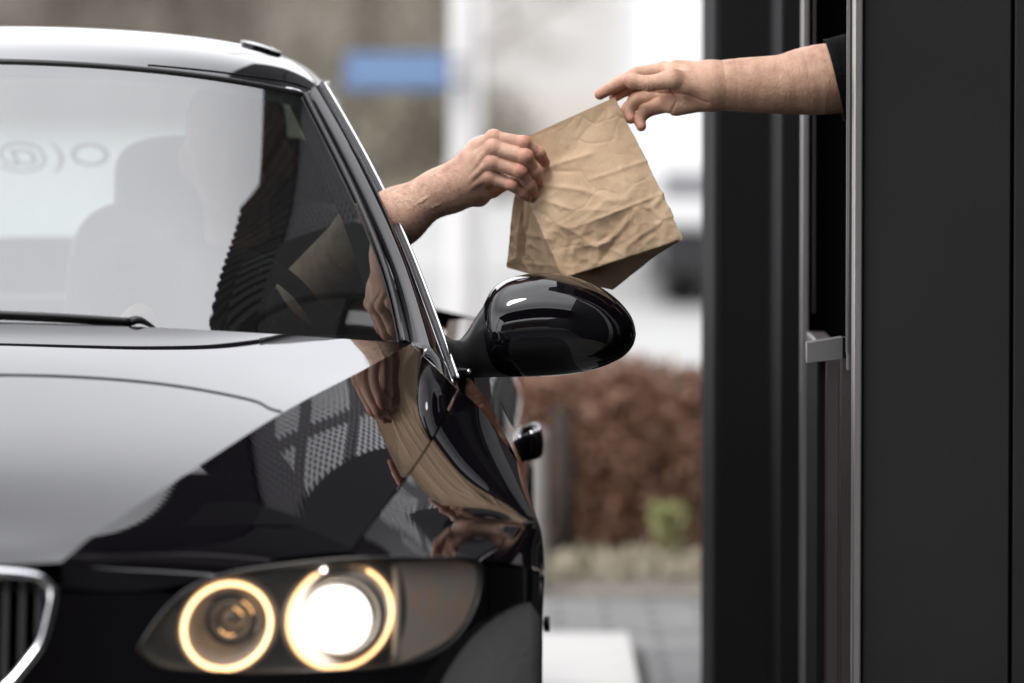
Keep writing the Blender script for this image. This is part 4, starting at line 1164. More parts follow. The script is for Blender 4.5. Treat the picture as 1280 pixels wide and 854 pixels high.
# rows of loops, each: front-left, front-mid(s), front-right, gusset-right(2), back..., gusset-left
def bag():
    Y0 = YB
    # control: per height t: FL, FR, GR(mid right gusset), BR, BL, GL(mid left gusset)
    T = {
     0.0: [(661,170,0),(768.5,121.5,.000),(766,124,.004),(768,122.5,.008),(661,171,.012),(664,176,.008)],
     0.25:[(654,212,.004),(792,167,.000),(776,172,.018),(768,182,.030),(651,213,.030),(658,214,.018)],
     0.48:[(664,258,-.006),(815,214,-.006),(795,225,.030),(775,245,.058),(643,247,.065),(655,252,.058)],
     0.75:[(684,303,-.012),(836,257,-.012),(815,270,.040),(775,300,.080),(637,296,.092),(655,300,.080)],
     1.0: [(706,346,-.016),(855,297,-.014),(820,318,.045),(766,361,.092),(634,333,.108),(656,340,.090)]}
    ts = sorted(T); ctrl = np.array([[H(u, v, Y0+d) for (u, v, d) in T[t]] for t in ts])
    nt_ = 110; q_ = np.linspace(0, 1, nt_)
    lines = np.stack([spl(ctrl[:, j], q_, np.array(ts)) for j in range(6)], axis=1)
    nf, ng, nb = 90, 26, 60
    V = []
    segs = [(0,1,nf),(1,2,ng),(2,3,ng),(3,4,nb),(4,5,ng),(5,0,ng)]
    uv = []
    for i in range(nt_):
        for (a, b_, n) in segs:
            for k in range(n):
                s_ = k/n; V.append(lines[i, a]*(1-s_)+lines[i, b_]*s_); uv.append((a, s_, q_[i]))
    V = np.array(V); n = sum(s[2] for s in segs)
    # displacement
    ctr = lines.mean(1)
    folds = [  # in photo pixels on the front: a, b, width px, depth mm (negative = valley)
      ((664,258),(704,343),3.5,5.0),((664,258),(650,330),3,-3.0),((668,262),(680,338),4,-3.0),((700,258),(712,300),7,2.4),((712,300),(716,340),7,-2.6),((735,225),(818,197),2.0,1.3),((716,285),(832,240),2.2,1.2),
      ((745,288),(752,345),8,3.0),((770,300),(742,338),7,-2.4),((664,258),(695,240),6,2.0),((664,258),(690,275),6,-2.2),((690,275),(735,300),8,2.2),
      ((795,262),(800,312),6,1.6),((812,255),(826,300),5,-1.4),((765,265),(788,300),8,-2.0),((725,262),(760,262),9,1.8),((700,200),(765,128),14,-1.6),
      ((755,128),(775,165),7,2.0),((778,140),(800,175),5,-1.8),((720,310),(780,300),6,1.6),((648,290),(690,300),5,1.8),((684,208),(738,192),4,1.8),((684,214),(725,214),4,-1.6),((676,230),(728,238),4,1.8),((668,246),(716,262),4,2.0),((640,328),(694,332),3,1.5),((771,138),(786,150),3,1.6),((776,148),(790,146),3,-1.4),((700,185),(690,240),10,-1.4),((652,262),(645,330),4,2.6)]
    out = V.copy()
    for idx in range(len(V)):
        a, s_, t = uv[idx]; p = V[idx]
        k = FPX/p[1]; u = 640+p[0]*k; v = 427 - ((p[2]-CZ)*math.cos(PITCH)+p[1]*math.sin(PITCH))*k/ (math.cos(PITCH))
        dy = 0
        vv = Vector((p[0]*16, p[1]*16, p[2]*16))
        ds, _ = noise.voronoi(vv + noise.noise_vector(vv*.8)*.8)
        rid = (ds[1]-ds[0])
        amp = .0005 + .0021*max(0, t-.35)
        dy += (min(rid, .35)/.35-.5)*amp*1.6
        ds2, _ = noise.voronoi(vv*2.4); dy += (min(ds2[1]-ds2[0], .3)/.3-.5)*amp*.55
        dy += noise.noise(vv*1.3)*amp*1.8
        if a in (0, 4, 5) or True:
            for (A, B_, w, dep) in folds:
                if p[1] > YB+.06 and a == 3: break
                ax_, ay_ = A; bx_, by_ = B_; lx, ly = bx_-ax_, by_-ay_; L2 = lx*lx+ly*ly
                tt = ((u-ax_)*lx+(v-ay_)*ly)/L2; tc_ = min(1, max(0, tt)); fx = ax_+lx*tc_-u; fy = ay_+ly*tc_-v
                dd_ = math.hypot(fx, fy)/w
                if dd_ < 3: dy += -dep*.0015*math.exp(-dd_*1.35)*(1-.5*abs(2*tc_-1))
        if a == 0: dy -= .014*math.sin(math.pi*s_)*math.sin(math.pi*min(1, t**1.3))**1.2
        edge_f = 1.0
        if t < .04: edge_f = .4
        if a in (0, ): nrm = np.array([0, 1., 0])
        elif a == 3: nrm = np.array([0, -1., 0]) 
        elif a in (1, 2): nrm = np.array([-.9, .2, -.4]); 
        else: nrm = np.array([.5, .8, .1])
        out[idx] = p + nrm*dy*edge_f
    V = out.reshape(nt_, n, 3)
    Fc = [(i*n+k, (i+1)*n+k, (i+1)*n+(k+1) % n, i*n+(k+1) % n) for i in range(nt_-1) for k in range(n)]
    Vall = V.reshape(-1, 3)
    # rounded bottom: shrink rings into the base
    last = V[-1]; c = last.mean(0); base = [last]
    for s_, dz in ((.985,-.0025),(.9,-.003),(.6,-.001),(.2,.002)):
        base.append(c + (last-c)*s_ + np.array([0, 0, dz]))
    Vb = np.concatenate(base[1:]); off = len(Vall)-n
    allV = np.vstack([Vall, Vb]); 
    for r_ in range(4):
        o0 = off + r_*n
        Fc += [(o0+k, o0+n+k, o0+n+(k+1) % n, o0+(k+1) % n) for k in range(n)]
    Fc.append([off+4*n+k for k in range(n)])
    return allV, Fc
Vb, Fb = bag()
bagc = Vb.mean(0)
bo = mesh('paper_bag', Vb, Fb, M['paper'], None, loc=(bagc[0], bagc[1], Vb[:, 2].min()))
finish(bo, 'crumpled brown kraft paper takeaway bag held between the two hands above the car mirror', 'paper bag')

# ================================================================== BUILDING
def alum(name, col, rough): return simple(name, col, rough, metal=.85, bump=.03, bscale=90, var=.08, vscale=3)
M['clad'] = simple('anthracite_panel', (.0145, .0145, .015), .62, bump=.08, bscale=400, var=.18, vscale=3.5, detail=7, spec=.35)
M['clad_dark'] = simple('anthracite_panel_dark', (.012, .012, .0125), .7, var=.1, vscale=3, spec=.08)
M['corr'] = simple('corrugated_cladding', (.007, .0055, .0065), .7, var=.1, spec=.03)
M['alu'] = alum('window_aluminium', (.40, .385, .38), .38)
M['alu_dark'] = alum('window_aluminium_dark', (.17, .15, .15), .42)
M['alu_light'] = alum('sill_aluminium', (.36, .355, .35), .32)
M['room'] = simple('room_dark', (.015, .015, .015), .8)
bld = root('restaurant_building', (1.6, 12.0, 0), 'dark grey panelled drive-through building with serving window beside the car', 'building')
def vb(u0, u1, Y0, Y1, z0, z1, name, mat, parent=bld, bev=.002):
    """vertical post: camera-side face between columns u0..u1 at distance Y0, running back to Y1"""
    x0, x1 = (u0-640)/FPX*Y0, (u1-640)/FPX*Y0
    return MB().bbox((x0, Y0, z0), (x1, Y1, z1), bev).obj(name, mat, parent)
HT = 3.2
vb(1079, 1263.5, 8.60, 8.66, .02, HT, 'wall_panel', M['clad'])
vb(1268, 1500, 8.60, 8.66, .02, HT, 'wall_panel', M['clad'])
vb(1504, 2400, 8.60, 8.66, .02, HT, 'wall_panel', M['clad'])
vb(1262, 1270, 8.625, 8.64, .02, HT, 'panel_joint', M['void'])
win = vb(1067.5, 1078, 8.585, 8.64, .02, HT, 'serving_window', M['alu'])
vb(1060.3, 1067, 8.70, 8.74, .90, HT, 'sash_frame', M['alu_dark'], win)
vb(1058, 1060.2, 8.695, 8.70, .93, HT, 'sash_bead', M['alu_light'], win, .0002)
vb(1002.5, 1011.5, 9.60, 9.66, .02, 2.05, 'far_jamb', M['alu'], win)
MB().bbox((.47, 8.75, 2.06), (.52, 9.70, HT-.42), .004).obj('window_header', M['clad_dark'], win)
vb(1017, 1019.5, 9.70, 9.72, .94, HT, 'glazing_bead', M['alu_dark'], win, .0004)
vb(1034, 1050.5, 9.20, 9.24, .02, .90, 'lower_panel', M['alu_dark'], win)
vb(1052, 1069, 9.15, 9.20, .02, .90, 'lower_panel', M['alu_dark'], win)
MB().bbox((.497, 9.245, .02), (.53, 9.595, .90), .003).obj('lower_infill', M['clad_dark'], win)
MB().bbox((.497, 9.225, .885), (.53, 9.595, .915), .003).obj('sill_ledge', M['alu_dark'], win)
# sloping sill bar
Yf, Yk = 8.98, 9.03
q4 = [W(1009,429,Yf), W(1053,422,Yf), W(1053,448.5,Yf), W(1009,453.5,Yf)]
V = q4 + [p+np.array([0, Yk-Yf, 0]) for p in q4]
MB().add(V, [(0,3,2,1),(4,5,6,7),(0,1,5,4),(1,2,6,5),(2,3,7,6),(3,0,4,7)]).obj('sill', M['alu_light'], win)
q4 = [W(1053.3,422,Yf+.001), W(1072,421,Yf+.02), W(1072,446.5,Yf+.02), W(1053.3,448.5,Yf+.001)]
V = q4 + [p+np.array([0, .03, 0]) for p in q4]
MB().add(V, [(0,3,2,1),(4,5,6,7),(0,1,5,4),(1,2,6,5),(2,3,7,6),(3,0,4,7)]).obj('sill_shaded_end', M['clad'], win)  # shaded end of the same sill, its shade put into a darker colour
# room behind the window
mb = MB().box((.50, 10.0, .02), (2.6, 10.05, HT)); mb.box((2.6, 8.66, .02), (2.65, 10.05, HT)); mb.box((.62, 8.66, 0), (2.6, 10.0, .02)); mb.box((.50, 8.66, HT-.4), (2.6, 10.0, HT-.3))
mb.obj('room', M['room'], bld)
# dark reveal just outside the far jamb, and the projecting bay end
xw0 = (892-640)/FPX*10.25
MB().bbox((xw0, 10.2, .02), (.62, 10.9, 1.75), .01).obj('bay_end', M['clad_dark'], bld)
MB().bbox((.50, 10.903, .02), (.62, 12.85, 1.75), .01).obj('low_wall', M['clad_dark'], bld)
def perf():
    m, nt, b = new_mat('perforated_metal'); b.inputs['Base Color'].default_value = (.022,.014,.022,1); b.inputs['Roughness'].default_value = .5
    tc = N(nt, 'ShaderNodeTexCoord'); mp = N(nt, 'ShaderNodeMapping'); mp.inputs['Scale'].default_value = (0, 1/PITCHH, 1/PITCHH); nt.links.new(tc.outputs['Object'], mp.inputs[0])
    fr = N(nt, 'ShaderNodeVectorMath', operation='FRACTION'); nt.links.new(mp.outputs[0], fr.inputs[0])
    sb = N(nt, 'ShaderNodeVectorMath', operation='SUBTRACT'); sb.inputs[1].default_value = (0, .5, .5); nt.links.new(fr.outputs[0], sb.inputs[0])
    ln = N(nt, 'ShaderNodeVectorMath', operation='LENGTH'); nt.links.new(sb.outputs[0], ln.inputs[0])
    lt = N(nt, 'ShaderNodeMath', operation='GREATER_THAN'); lt.inputs[1].default_value = .33; nt.links.new(ln.outputs['Value'], lt.inputs[0]); nt.links.new(lt.outputs[0], b.inputs['Alpha'])
    return m
PITCHH = .036
M['perf'] = perf()
for k in range(6):
    MB().box((.475, 10.215+k*.44, 1.751), (.477, 10.215+k*.44+.438, HT-.412)).obj('perforated_sheet', M['perf'], bld)
    MB().bbox((.478, 10.63+k*.44, 1.751), (.50, 10.665+k*.44, HT-.412), .001).obj('mullion', M['clad_dark'], bld)
for j in (2.12, 2.46): MB().bbox((.4785, 10.21, j), (.4975, 12.85, j+.035), .001).obj('crossbar', M['clad_dark'], bld)
MB().bbox((.85, 10.21, 3.82), (1.6, 12.5, 4.2), .01).obj('dark_backing_slab', M['clad_dark'], bld)  # unseen slab added behind the perforated sheets to darken the windscreen reflection
MB().bbox((.50, 8.62, HT+.31), (1.6, 9.6, 6.0), .01).obj('added_dark_box', M['clad_dark'], bld)  # unseen box added so the bonnet front mirrors something dark
MB().bbox((.78, 11.95, 3.75), (.90, 12.88, 4.2), .01).obj('dark_gap_panel', M['clad_dark'], bld)  # unseen panel added to fill a bright gap in the bonnet reflection

MB().bbox((.36/7.1*7.1*1.0+.10, 9.72, .02), (.50, 10.195, HT), .004).obj('reveal', M['clad_dark'], bld)
# corrugated long facade
def corr(x, y0, y1, z0, z1, pitch=.12, dep=.03):
    pts = []; y = y0
    while y < y1:
        pts += [(x, y), (x, y+pitch*.42), (x+dep, y+pitch*.5), (x+dep, y+pitch*.92)]; y += pitch
    mb = MB(); V = [(a, b_, z0) for a, b_ in pts] + [(a, b_, z1) for a, b_ in pts]; n = len(pts)
    Fc = [(i, i+1, n+i+1, n+i) for i in range(n-1)]
    V += [(x+.3, b_, z1) for a, b_ in pts]; Fc += [(n+i, n+i+1, 2*n+i+1, 2*n+i) for i in range(n-1)]
    mb.add(V, Fc); return mb
corr(.78, 10.9, 12.8, .02, 1.70).obj('corrugated_wall', M['corr'], bld)
scr = root('screen_wall', (.8, 15.5, 0), 'unseen tall dark screen wall behind the building, raised for its dark reflection', 'screen wall')
corr(.80, 12.9, 19.9, .02, 2.0).obj('base_cladding', M['corr'], scr)
MB().bbox((.80, 12.9, 2.01), (.90, 19.9, 3.6)).obj('middle_panel', M['clad_dark'], scr)
MB().bbox((.78, 13.5, 3.62), (.90, 19.9, 6.2)).obj('raised_dark_screen', M['clad_dark'], scr)  # unseen upper part, raised to darken what the bonnet side mirrors
mb = MB().box((1.15, 10.9, .02), (9, 15.9, 1.9)).box((1.62, 8.67, HT+.01), (9, 10.1, 3.8)); mb.obj('main_block', M['clad_dark'], bld)
# upper fascia over the serving bay
corr(.46, 8.6, 10.74, HT-.41, HT+.29, .062, .018).obj('fascia', M['corr'], bld)
corr(.46, 10.80, 12.85, HT-.41, HT+.05, .062, .018).obj('fascia', M['corr'], bld)

# unseen side block and canopy, added so bumper and mirror reflect dark
MB().bbox((1.6, -9, .02), (9, 8.55, 4.2), .01).obj('added_side_block', M['clad'], bld)
cn_ = root('added_canopy', (-1.3, 2.6, 0), 'unseen dark canopy on posts added in front of the car to darken its reflections', 'canopy')
MB().bbox((-3.6, -1.2, 3.35), (1.55, 5.0, 3.62), .01).obj('deck', M['clad_dark'], cn_)
for x, y in ((-3.45, -.9), (-3.45, 4.7)): MB().bbox((x-.06, y-.06, .012), (x+.06, y+.06, 3.345), .004).obj('post', M['clad'], cn_)
rb = root('added_terrace', (-2, -36, 0), 'unseen dark brick terrace added behind the camera to darken reflections', 'building')  # unseen, added for dark reflections in bumper and door mirror
MB().bbox((-22, -42, 0), (22, -34, 6.5), .02).obj('wall', simple('dark_brick', (.05,.035,.03), .85, var=.25, vscale=1.2), rb)
MB().add([(-22.4,-42.4,6.5),(22.4,-42.4,6.5),(22.4,-33.6,6.5),(-22.4,-33.6,6.5),(-22.4,-38,9.6),(22.4,-38,9.6)], [(0,1,5,4),(2,3,4,5),(1,2,5),(3,0,4),(0,3,2,1)]).obj('roof', simple('slates', (.04,.04,.042), .7, var=.2), rb)
for i in range(9):
    x = -19+i*4.6
    MB().bbox((x, -34.01, 1.0), (x+1.5, -33.93, 2.4), .01).obj('window', M['alu_dark'], rb); MB().bbox((x, -34.01, 3.9), (x+1.5, -33.93, 5.2), .01).obj('window', M['alu_dark'], rb)

# ================================================================== GROUND AND SURROUNDINGS
def ground_mat(name, c0, c1, sc_, rough=.85, joints=None, bump=.2):
    m, nt, b = new_mat(name); tc = N(nt, 'ShaderNodeTexCoord'); b.inputs['Roughness'].default_value = rough
    n = N(nt, 'ShaderNodeTexNoise', Scale=sc_, Detail=9.); nt.links.new(tc.outputs['Object'], n.inputs['Vector'])
    r = N(nt, 'ShaderNodeValToRGB'); r.color_ramp.elements[0].position = .35; r.color_ramp.elements[1].position = .68
    r.color_ramp.elements[0].color = (*c0, 1); r.color_ramp.elements[1].color = (*c1, 1); nt.links.new(n.outputs['Fac'], r.inputs['Fac'])
    last = r.outputs['Color']
    if joints:
        br = N(nt, 'ShaderNodeTexBrick', Scale=joints); br.inputs['Color1'].default_value = (1,1,1,1); br.inputs['Color2'].default_value = (.88,.88,.88,1); br.inputs['Mortar'].default_value = (.45,.45,.45,1)
        br.inputs['Mortar Size'].default_value = .02; nt.links.new(tc.outputs['Object'], br.inputs['Vector'])
        x = N(nt, 'ShaderNodeMix', data_type='RGBA', blend_type='MULTIPLY'); x.inputs[0].default_value = 1; nt.links.new(last, x.inputs[6]); nt.links.new(br.outputs['Color'], x.inputs[7]); last = x.outputs[2]
    nt.links.new(last, b.inputs['Base Color'])
    q_ = N(nt, 'ShaderNodeTexNoise', Scale=120., Detail=4.); nt.links.new(tc.outputs['Object'], q_.inputs['Vector'])
    bp_ = N(nt, 'ShaderNodeBump', Strength=bump, Distance=.01); nt.links.new(q_.outputs['Fac'], bp_.inputs['Height']); nt.links.new(bp_.outputs[0], b.inputs['Normal'])
    return m
def sheet(name, x0, y0, x1, y1, z, mat, kind='structure'):
    o = mesh(name, [(x0,y0,z),(x1,y0,z),(x1,y1,z),(x0,y1,z)], [(0,1,2,3)], mat, smooth=False); finish(o, kind=kind); return o
sheet('ground', -900, -300, 900, 1500, 0, ground_mat('ground_soil', (.13,.12,.10), (.20,.19,.165), .8))
sheet('lane_asphalt', -3.2, -20, .30, 13.0, .004, ground_mat('asphalt', (.045,.045,.047), (.07,.07,.07), 3.))
sheet('pavement', -12, 13.0, 14, 14.15, .008, ground_mat('paving', (.20,.20,.20), (.27,.27,.265), 2., joints=2.2))
sheet('paving', .3, -20, .9, 13.0, .010, ground_mat('paving_grey', (.15,.15,.155), (.20,.20,.20), 2., joints=2.2))
sheet('car_park', -30, 15.9, 40, 82.0, .006, ground_mat('pale_concrete', (.24,.24,.235), (.31,.31,.30), .6))
sheet('gravel_bed', -12, 14.15, 14, 15.9, .012, ground_mat('gravel', (.15,.13,.11), (.27,.24,.20), 14., bump=.8))
# white kerb slab (loading step) on the lane end, bright in the picture
M['kerb'] = simple('kerb_concrete', (.62, .61, .59), .75, var=.08)
k = MB().bbox((-.15, 11.7, .012), (.27, 12.85, .06), .008).obj('kerb', simple('painted_kerb', (.50,.49,.475), .6, var=.05), None, loc=(.15,12.4,.012)); finish(k, 'white painted kerb slab on the ground between the car and the dark wall', 'kerb')

# hedge: woody stems with brown beech leaves
def leaf_mat(name, cols_, rough=.6):
    m, nt, b = new_mat(name); b.inputs['Roughness'].default_value = rough
    g = N(nt, 'ShaderNodeNewGeometry'); r = N(nt, 'ShaderNodeValToRGB'); els = r.color_ramp.elements
    els[0].color = (*cols_[0], 1); els[1].color = (*cols_[-1], 1)
    for i, c in enumerate(cols_[1:-1]): e_ = els.new((i+1)/(len(cols_)-1)); e_.color = (*c, 1)
    nt.links.new(g.outputs['Random Per Island'], r.inputs['Fac']); nt.links.new(r.outputs['Color'], b.inputs['Base Color']); return m
def leaves(lo, hi, n, size, seed, dens=None, hshape=None):
    rg_ = np.random.default_rng(seed); lo, hi = np.array(lo), np.array(hi)
    c = lo + rg_.random((n, 3))*(hi-lo)
    if dens is not None: c = c[dens(c)]
    n = len(c)
    a = rg_.normal(size=(n, 3)); a /= np.linalg.norm(a, axis=1)[:, None]; b_ = np.cross(a, rg_.normal(size=(n, 3))); b_ /= np.linalg.norm(b_, axis=1)[:, None]
    s_ = size*(.6+.8*rg_.random((n, 1)))
    V = np.stack([c-a*s_, c+b_*s_*.55, c+a*s_, c-b_*s_*.55], axis=1).reshape(-1, 3)
    return V, [(4*i, 4*i+1, 4*i+2, 4*i+3) for i in range(n)]
M['beech'] = leaf_mat('beech_leaves', [(.20,.095,.055),(.25,.125,.075),(.29,.155,.10),(.22,.11,.07),(.30,.19,.14)])
M['green'] = leaf_mat('spring_leaves', [(.24,.25,.09),(.28,.31,.12),(.33,.34,.17)])
M['bark'] = simple('bark', (.10, .08, .065), .9, bump=.5, bscale=30, var=.3)
M['twig'] = simple('twigs', (.13, .105, .08), .9, var=.3, vscale=2)
def hedge(x0, x1, y0, y1, h, label, seed):
    r = root('hedge', ((x0+x1)/2, (y0+y1)/2, 0), label, 'hedge')
    nn_ = int((x1-x0)*(y1-y0)*h*42000)
    def dn(c):
        k = np.array([noise.noise(Vector((p[0]*4, p[1]*4, p[2]*4))) for p in c])
        top = h*(.95+.06*np.sin(c[:, 0]*7))
        return (k > -1.5) & (c[:, 2] < top) & ((c[:, 2] > .05) | (np.random.default_rng(1).random(len(c)) < .6))
    V, F_ = leaves((x0, y0, .02), (x1, y1, h*1.02), nn_, .015, seed, dn)
    mesh('foliage', V, F_, M['beech'], r, smooth=False)
    mb = MB(); rg_ = np.random.default_rng(seed)
    for i in range(int((x1-x0)*9)):
        x = x0+rg_.random()*(x1-x0); y = y0+.1+rg_.random()*(y1-y0-.2); p = np.array([x, y, 0]); 
        MB().tube([p, p+np.array([rg_.normal()*.03, 0, h*.5]), p+np.array([rg_.normal()*.06, 0, h*.95])], [.009,.006,.003], 5).obj('stem', M['bark'], r)
    V = []; nx, nz = 60, 10
    for s_ in (.22, .38):
        V.append([[ (x0+(x1-x0)*i/nx, y0+s_+.04*noise.noise(Vector((i*.7, k*.9, s_*9))), h*.9*k/nz) for i in range(nx+1)] for k in range(nz+1)])
    mb = MB(); mb.grid(np.array(V[0])); mb.grid(np.array(V[1])); o = mb.obj('core_backing', simple('hedge_core', (.13,.065,.042), .95, var=.5, vscale=14), r)  # added backing sheets, block bright gaps between the leaves
hedge(-2.6, 2.6, 15.25, 15.85, .535, 'brown leafed low beech hedge behind the lane', 3)
# green shoots in front of the hedge
V, F_ = leaves((.355, 15.0, .02), (.475, 15.2, .17), 420, .016, 9, lambda c: ((c[:, 0]-.415)/(.02+.25*c[:, 2]))**2 + ((c[:, 1]-15.1)/.08)**2 < 1)
o = mesh('green_shrub', V, F_, M['green'], loc=(.415, 15.1, .012), smooth=False); finish(o, 'small bright green clump sprouting at the foot of the brown hedge', 'shrub')
V, F_ = leaves((-.2, 14.5, .01), (1.2, 15.25, .05), 5200, .012, 19)
finish(mesh('dry_grass', V, F_, leaf_mat('dry_grass', [(.30,.26,.18),(.42,.37,.28),(.22,.20,.13)]), smooth=False), kind='stuff')
# concrete bollard, and a dark tapered stub of unknown kind, beside the car
def bollard(x, y, r, h, mat, name, label, cat):
    mb = MB().lathe([(0, r), (.02, r), (h-.03, r*.96), (h-.008, r*.86), (h, r*.5), (h, .001)], (x, y, .012), 'z', 32)
    o = mb.obj(name, mat, None, loc=(x, y, .012), smooth=True); finish(o, label, cat)
bollard((665-640)/FPX*14.3, 14.3, .042, .41, simple('bollard_concrete', (.42,.40,.38), .7, var=.1), 'bollard', 'pale grey round bollard standing just behind the car door handle', 'bollard')
mb = MB(); x = (704-640)/FPX*15.1
mb.tube([(x, 15.1, 0), (x+.004, 15.1, .2), (x-.003, 15.1, .42)], [.034,.028,.024], 12); o = mb.obj('dark_stub', simple('dark_brown', (.035,.026,.022), .9, bump=.6, bscale=30), None, loc=(x, 15.1, 0), smooth=True)
finish(o, 'dark short stump in front of the brown hedge, right of the pale bollard', 'stub')

# street pole with blue name plate
px = (583-640)/FPX*20.5
pole = root('sign_pole', (px, 20.5, 0), 'tall pale grey pole carrying a blue name plate beyond the hedge', 'pole')
mb = MB().lathe([(0,.075),(.9,.072),(.95,.058),(5.2,.05),(5.2,.001)], (px, 20.5, .006), 'z', 32); mb.obj('post', simple('galvanised', (.60,.59,.58), .5, metal=.2, var=.05), pole, smooth=True)
x0, x1 = (431-640)/FPX*20.4, (562-640)/FPX*20.4; z1, z0 = CZ-(66-HV)/FPX*20.4, CZ-(113-HV)/FPX*20.4
pl = MB().bbox((x0, 20.39, z0), (x1, 20.405, z1), .004).obj('name_plate', simple('blue_enamel', (.15, .24, .43), .4), pole)
rg_ = np.random.default_rng(5); mb = MB(); xx = x0+.03
mb.bbox((x0+.035, 20.386, z0+.048), (x1-.03, 20.389, z0+.082), .001)
mb.obj('pale_band', simple('plate_band', (.26,.40,.62), .4), pl)
mb = MB().box((x1-.01, 20.40, z1-.03), (px, 20.42, z1-.015)).box((x1-.01, 20.40, z0+.015), (px, 20.42, z0+.03)); mb.obj('bracket', M['alu_dark'], pl)

# white van beyond the car park
vx0, vy = .32, 29.0
vn = root('van', (vx0+1.2, vy+2, 0), 'large white box van parked beyond the hedge, right of the pole', 'van')
M['vwhite'] = simple('van_white', (.70,.70,.70), .4, coat=.3)
def s29(u, v, Y=vy): return np.array([(u-640)/FPX*Y, CZ-(v-HV)/FPX*Y])
MB().bbox((s29(800, 0)[0], vy, .42), (3.4, vy+5.5, 2.9), .04).obj('van_body', M['vwhite'], vn)
MB().bbox((s29(826, 0)[0], vy-.015, s29(0, 246)[1]), (3.3, vy-.002, s29(0, 216)[1]), .005).obj('rub_strip', simple('grey_strip', (.16,.16,.17), .5), vn)
MB().bbox((s29(800, 0)[0]+.1, vy+.05, .18), (3.3, vy+5.2, .415), .02).obj('chassis', M['plastic'], vn)
for x, y in ((s29(855, 0)[0], vy+.6), (3.1, vy+.6), (s29(855, 0)[0], vy+4.6), (3.1, vy+4.6)):
    MB().lathe([(-.1,.001),(-.1,.3),(-.08,.34),(.08,.34),(.1,.3),(.1,.001)], np.array([x, y, .34]), 'x', 32).obj('wheel', M['tyre'], vn)

# pale industrial building far behind
hb = root('warehouse', (6.0, 58, 0), 'pale rendered warehouse with flat roof far behind the van', 'building')
MB().bbox((-.7, 58, 0), (26, 70, 6.5), .03).obj('wall', simple('render_white', (.50,.485,.465), .8, var=.03), hb)
MB().bbox((-.75, 57.9, 6.5), (26.1, 70.1, 6.75), .03).obj('roof_edge', M['alu_dark'], hb)
MB().bbox((-.7, 57.96, .0), (26, 57.99, .75), .005).obj('plinth', simple('plinth_beige', (.50,.46,.42), .8, var=.08), hb)
# brown brick block and earth bank, left distance
bk = root('brick_house', (-12, 84, 0), 'brown brick building behind the bare trees on the left', 'building')
MB().bbox((-30, 84, 0), (-.9, 94, 5.2), .03).obj('wall', simple('brick_brown', (.24,.215,.18), .85, var=.35, vscale=1.2), bk)
MB().add([(-30.4,83.6,5.2),(-.5,83.6,5.2),(-.5,94.4,5.2),(-30.4,94.4,5.2),(-30.4,89,8.2),(-.5,89,8.2)], [(0,1,5,4),(2,3,4,5),(1,2,5),(3,0,4),(0,3,2,1)]).obj('roof', simple('tiles', (.09,.07,.06), .8, var=.2), bk)
bank = mesh('earth_bank', [(-1.95,47.2,0),(-.2,47.2,0),(-.2,52,.9),(-1.95,52,.9),(-1.95,57,.9),(-.2,57,.9),(-.2,58,0),(-1.95,58,0)], [(0,1,2,3),(3,2,5,4),(4,5,6,7),(0,3,4,7),(1,6,5,2)], ground_mat('dead_grass', (.11,.095,.06), (.21,.18,.13), 1.5), smooth=False); finish(bank, kind='structure')
# bare trees
def bare_tree(x, y, h, seed, label, z=0):
    rg_ = np.random.default_rng(seed); r = root('bare_tree', (x, y, z), label, 'tree', 'bare trees behind the car')
    tr_ = MB(); cr = MB()
    p0_ = np.array([x, y, z-.05]); tr_.tube([p0_, p0_+np.array([.03, 0, h*.2]), p0_+np.array([-.03, .02, h*.45])], [h*.022, h*.018, h*.013], 10)
    def grow(p, d, l, rad, dep):
        m_ = p + d*l*.5 + rg_.normal(size=3)*l*.05; e_ = p + d*l + rg_.normal(size=3)*l*.07
        (tr_ if dep < 1 else cr).tube([p, m_, e_], [rad, rad*.8, rad*.6], 6 if dep < 2 else 4, cap=False)
        if dep >= 4: return
        for _ in range(4 if dep < 3 else 5):
            nd = d + rg_.normal(size=3)*.55 + np.array([0, 0, .08]); nd /= np.linalg.norm(nd)
            grow(p+(e_-p)*(.45+.55*rg_.random()), nd, l*(.58+.2*rg_.random()), rad*.5, dep+1)
    for k in range(6):
        a = 2*math.pi*k/6+rg_.random(); d = np.array([math.cos(a)*.75, math.sin(a)*.75, .6+.5*rg_.random()]); d /= np.linalg.norm(d)
        grow(p0_+np.array([0, 0, h*(.12+.055*k)]), d, h*.28, h*.009, 0)
    tr_.obj('trunk', M['bark'], r, smooth=True); cr.obj('crown', M['twig'], r, smooth=True)
for i, (x, y, h, z, lb) in enumerate([(-6.3,79,5.6,0,'bare twiggy tree at the far left, above the car roof'),(-4.7,80,6.2,0,'bare tree behind the middle of the car roof'),(-3.5,78,5.4,0,'bare dense tree behind the right end of the car roof'),(-1.3,52,4.8,.9,'bare tree between the car and the blue name plate'),(-.55,50,3.6,.5,'slim bare tree directly behind the pale pole'),(-8.0,80,6.5,0,'tallest bare tree, leftmost behind the car')]):
    bare_tree(x, y, h, 20+i, lb, z)

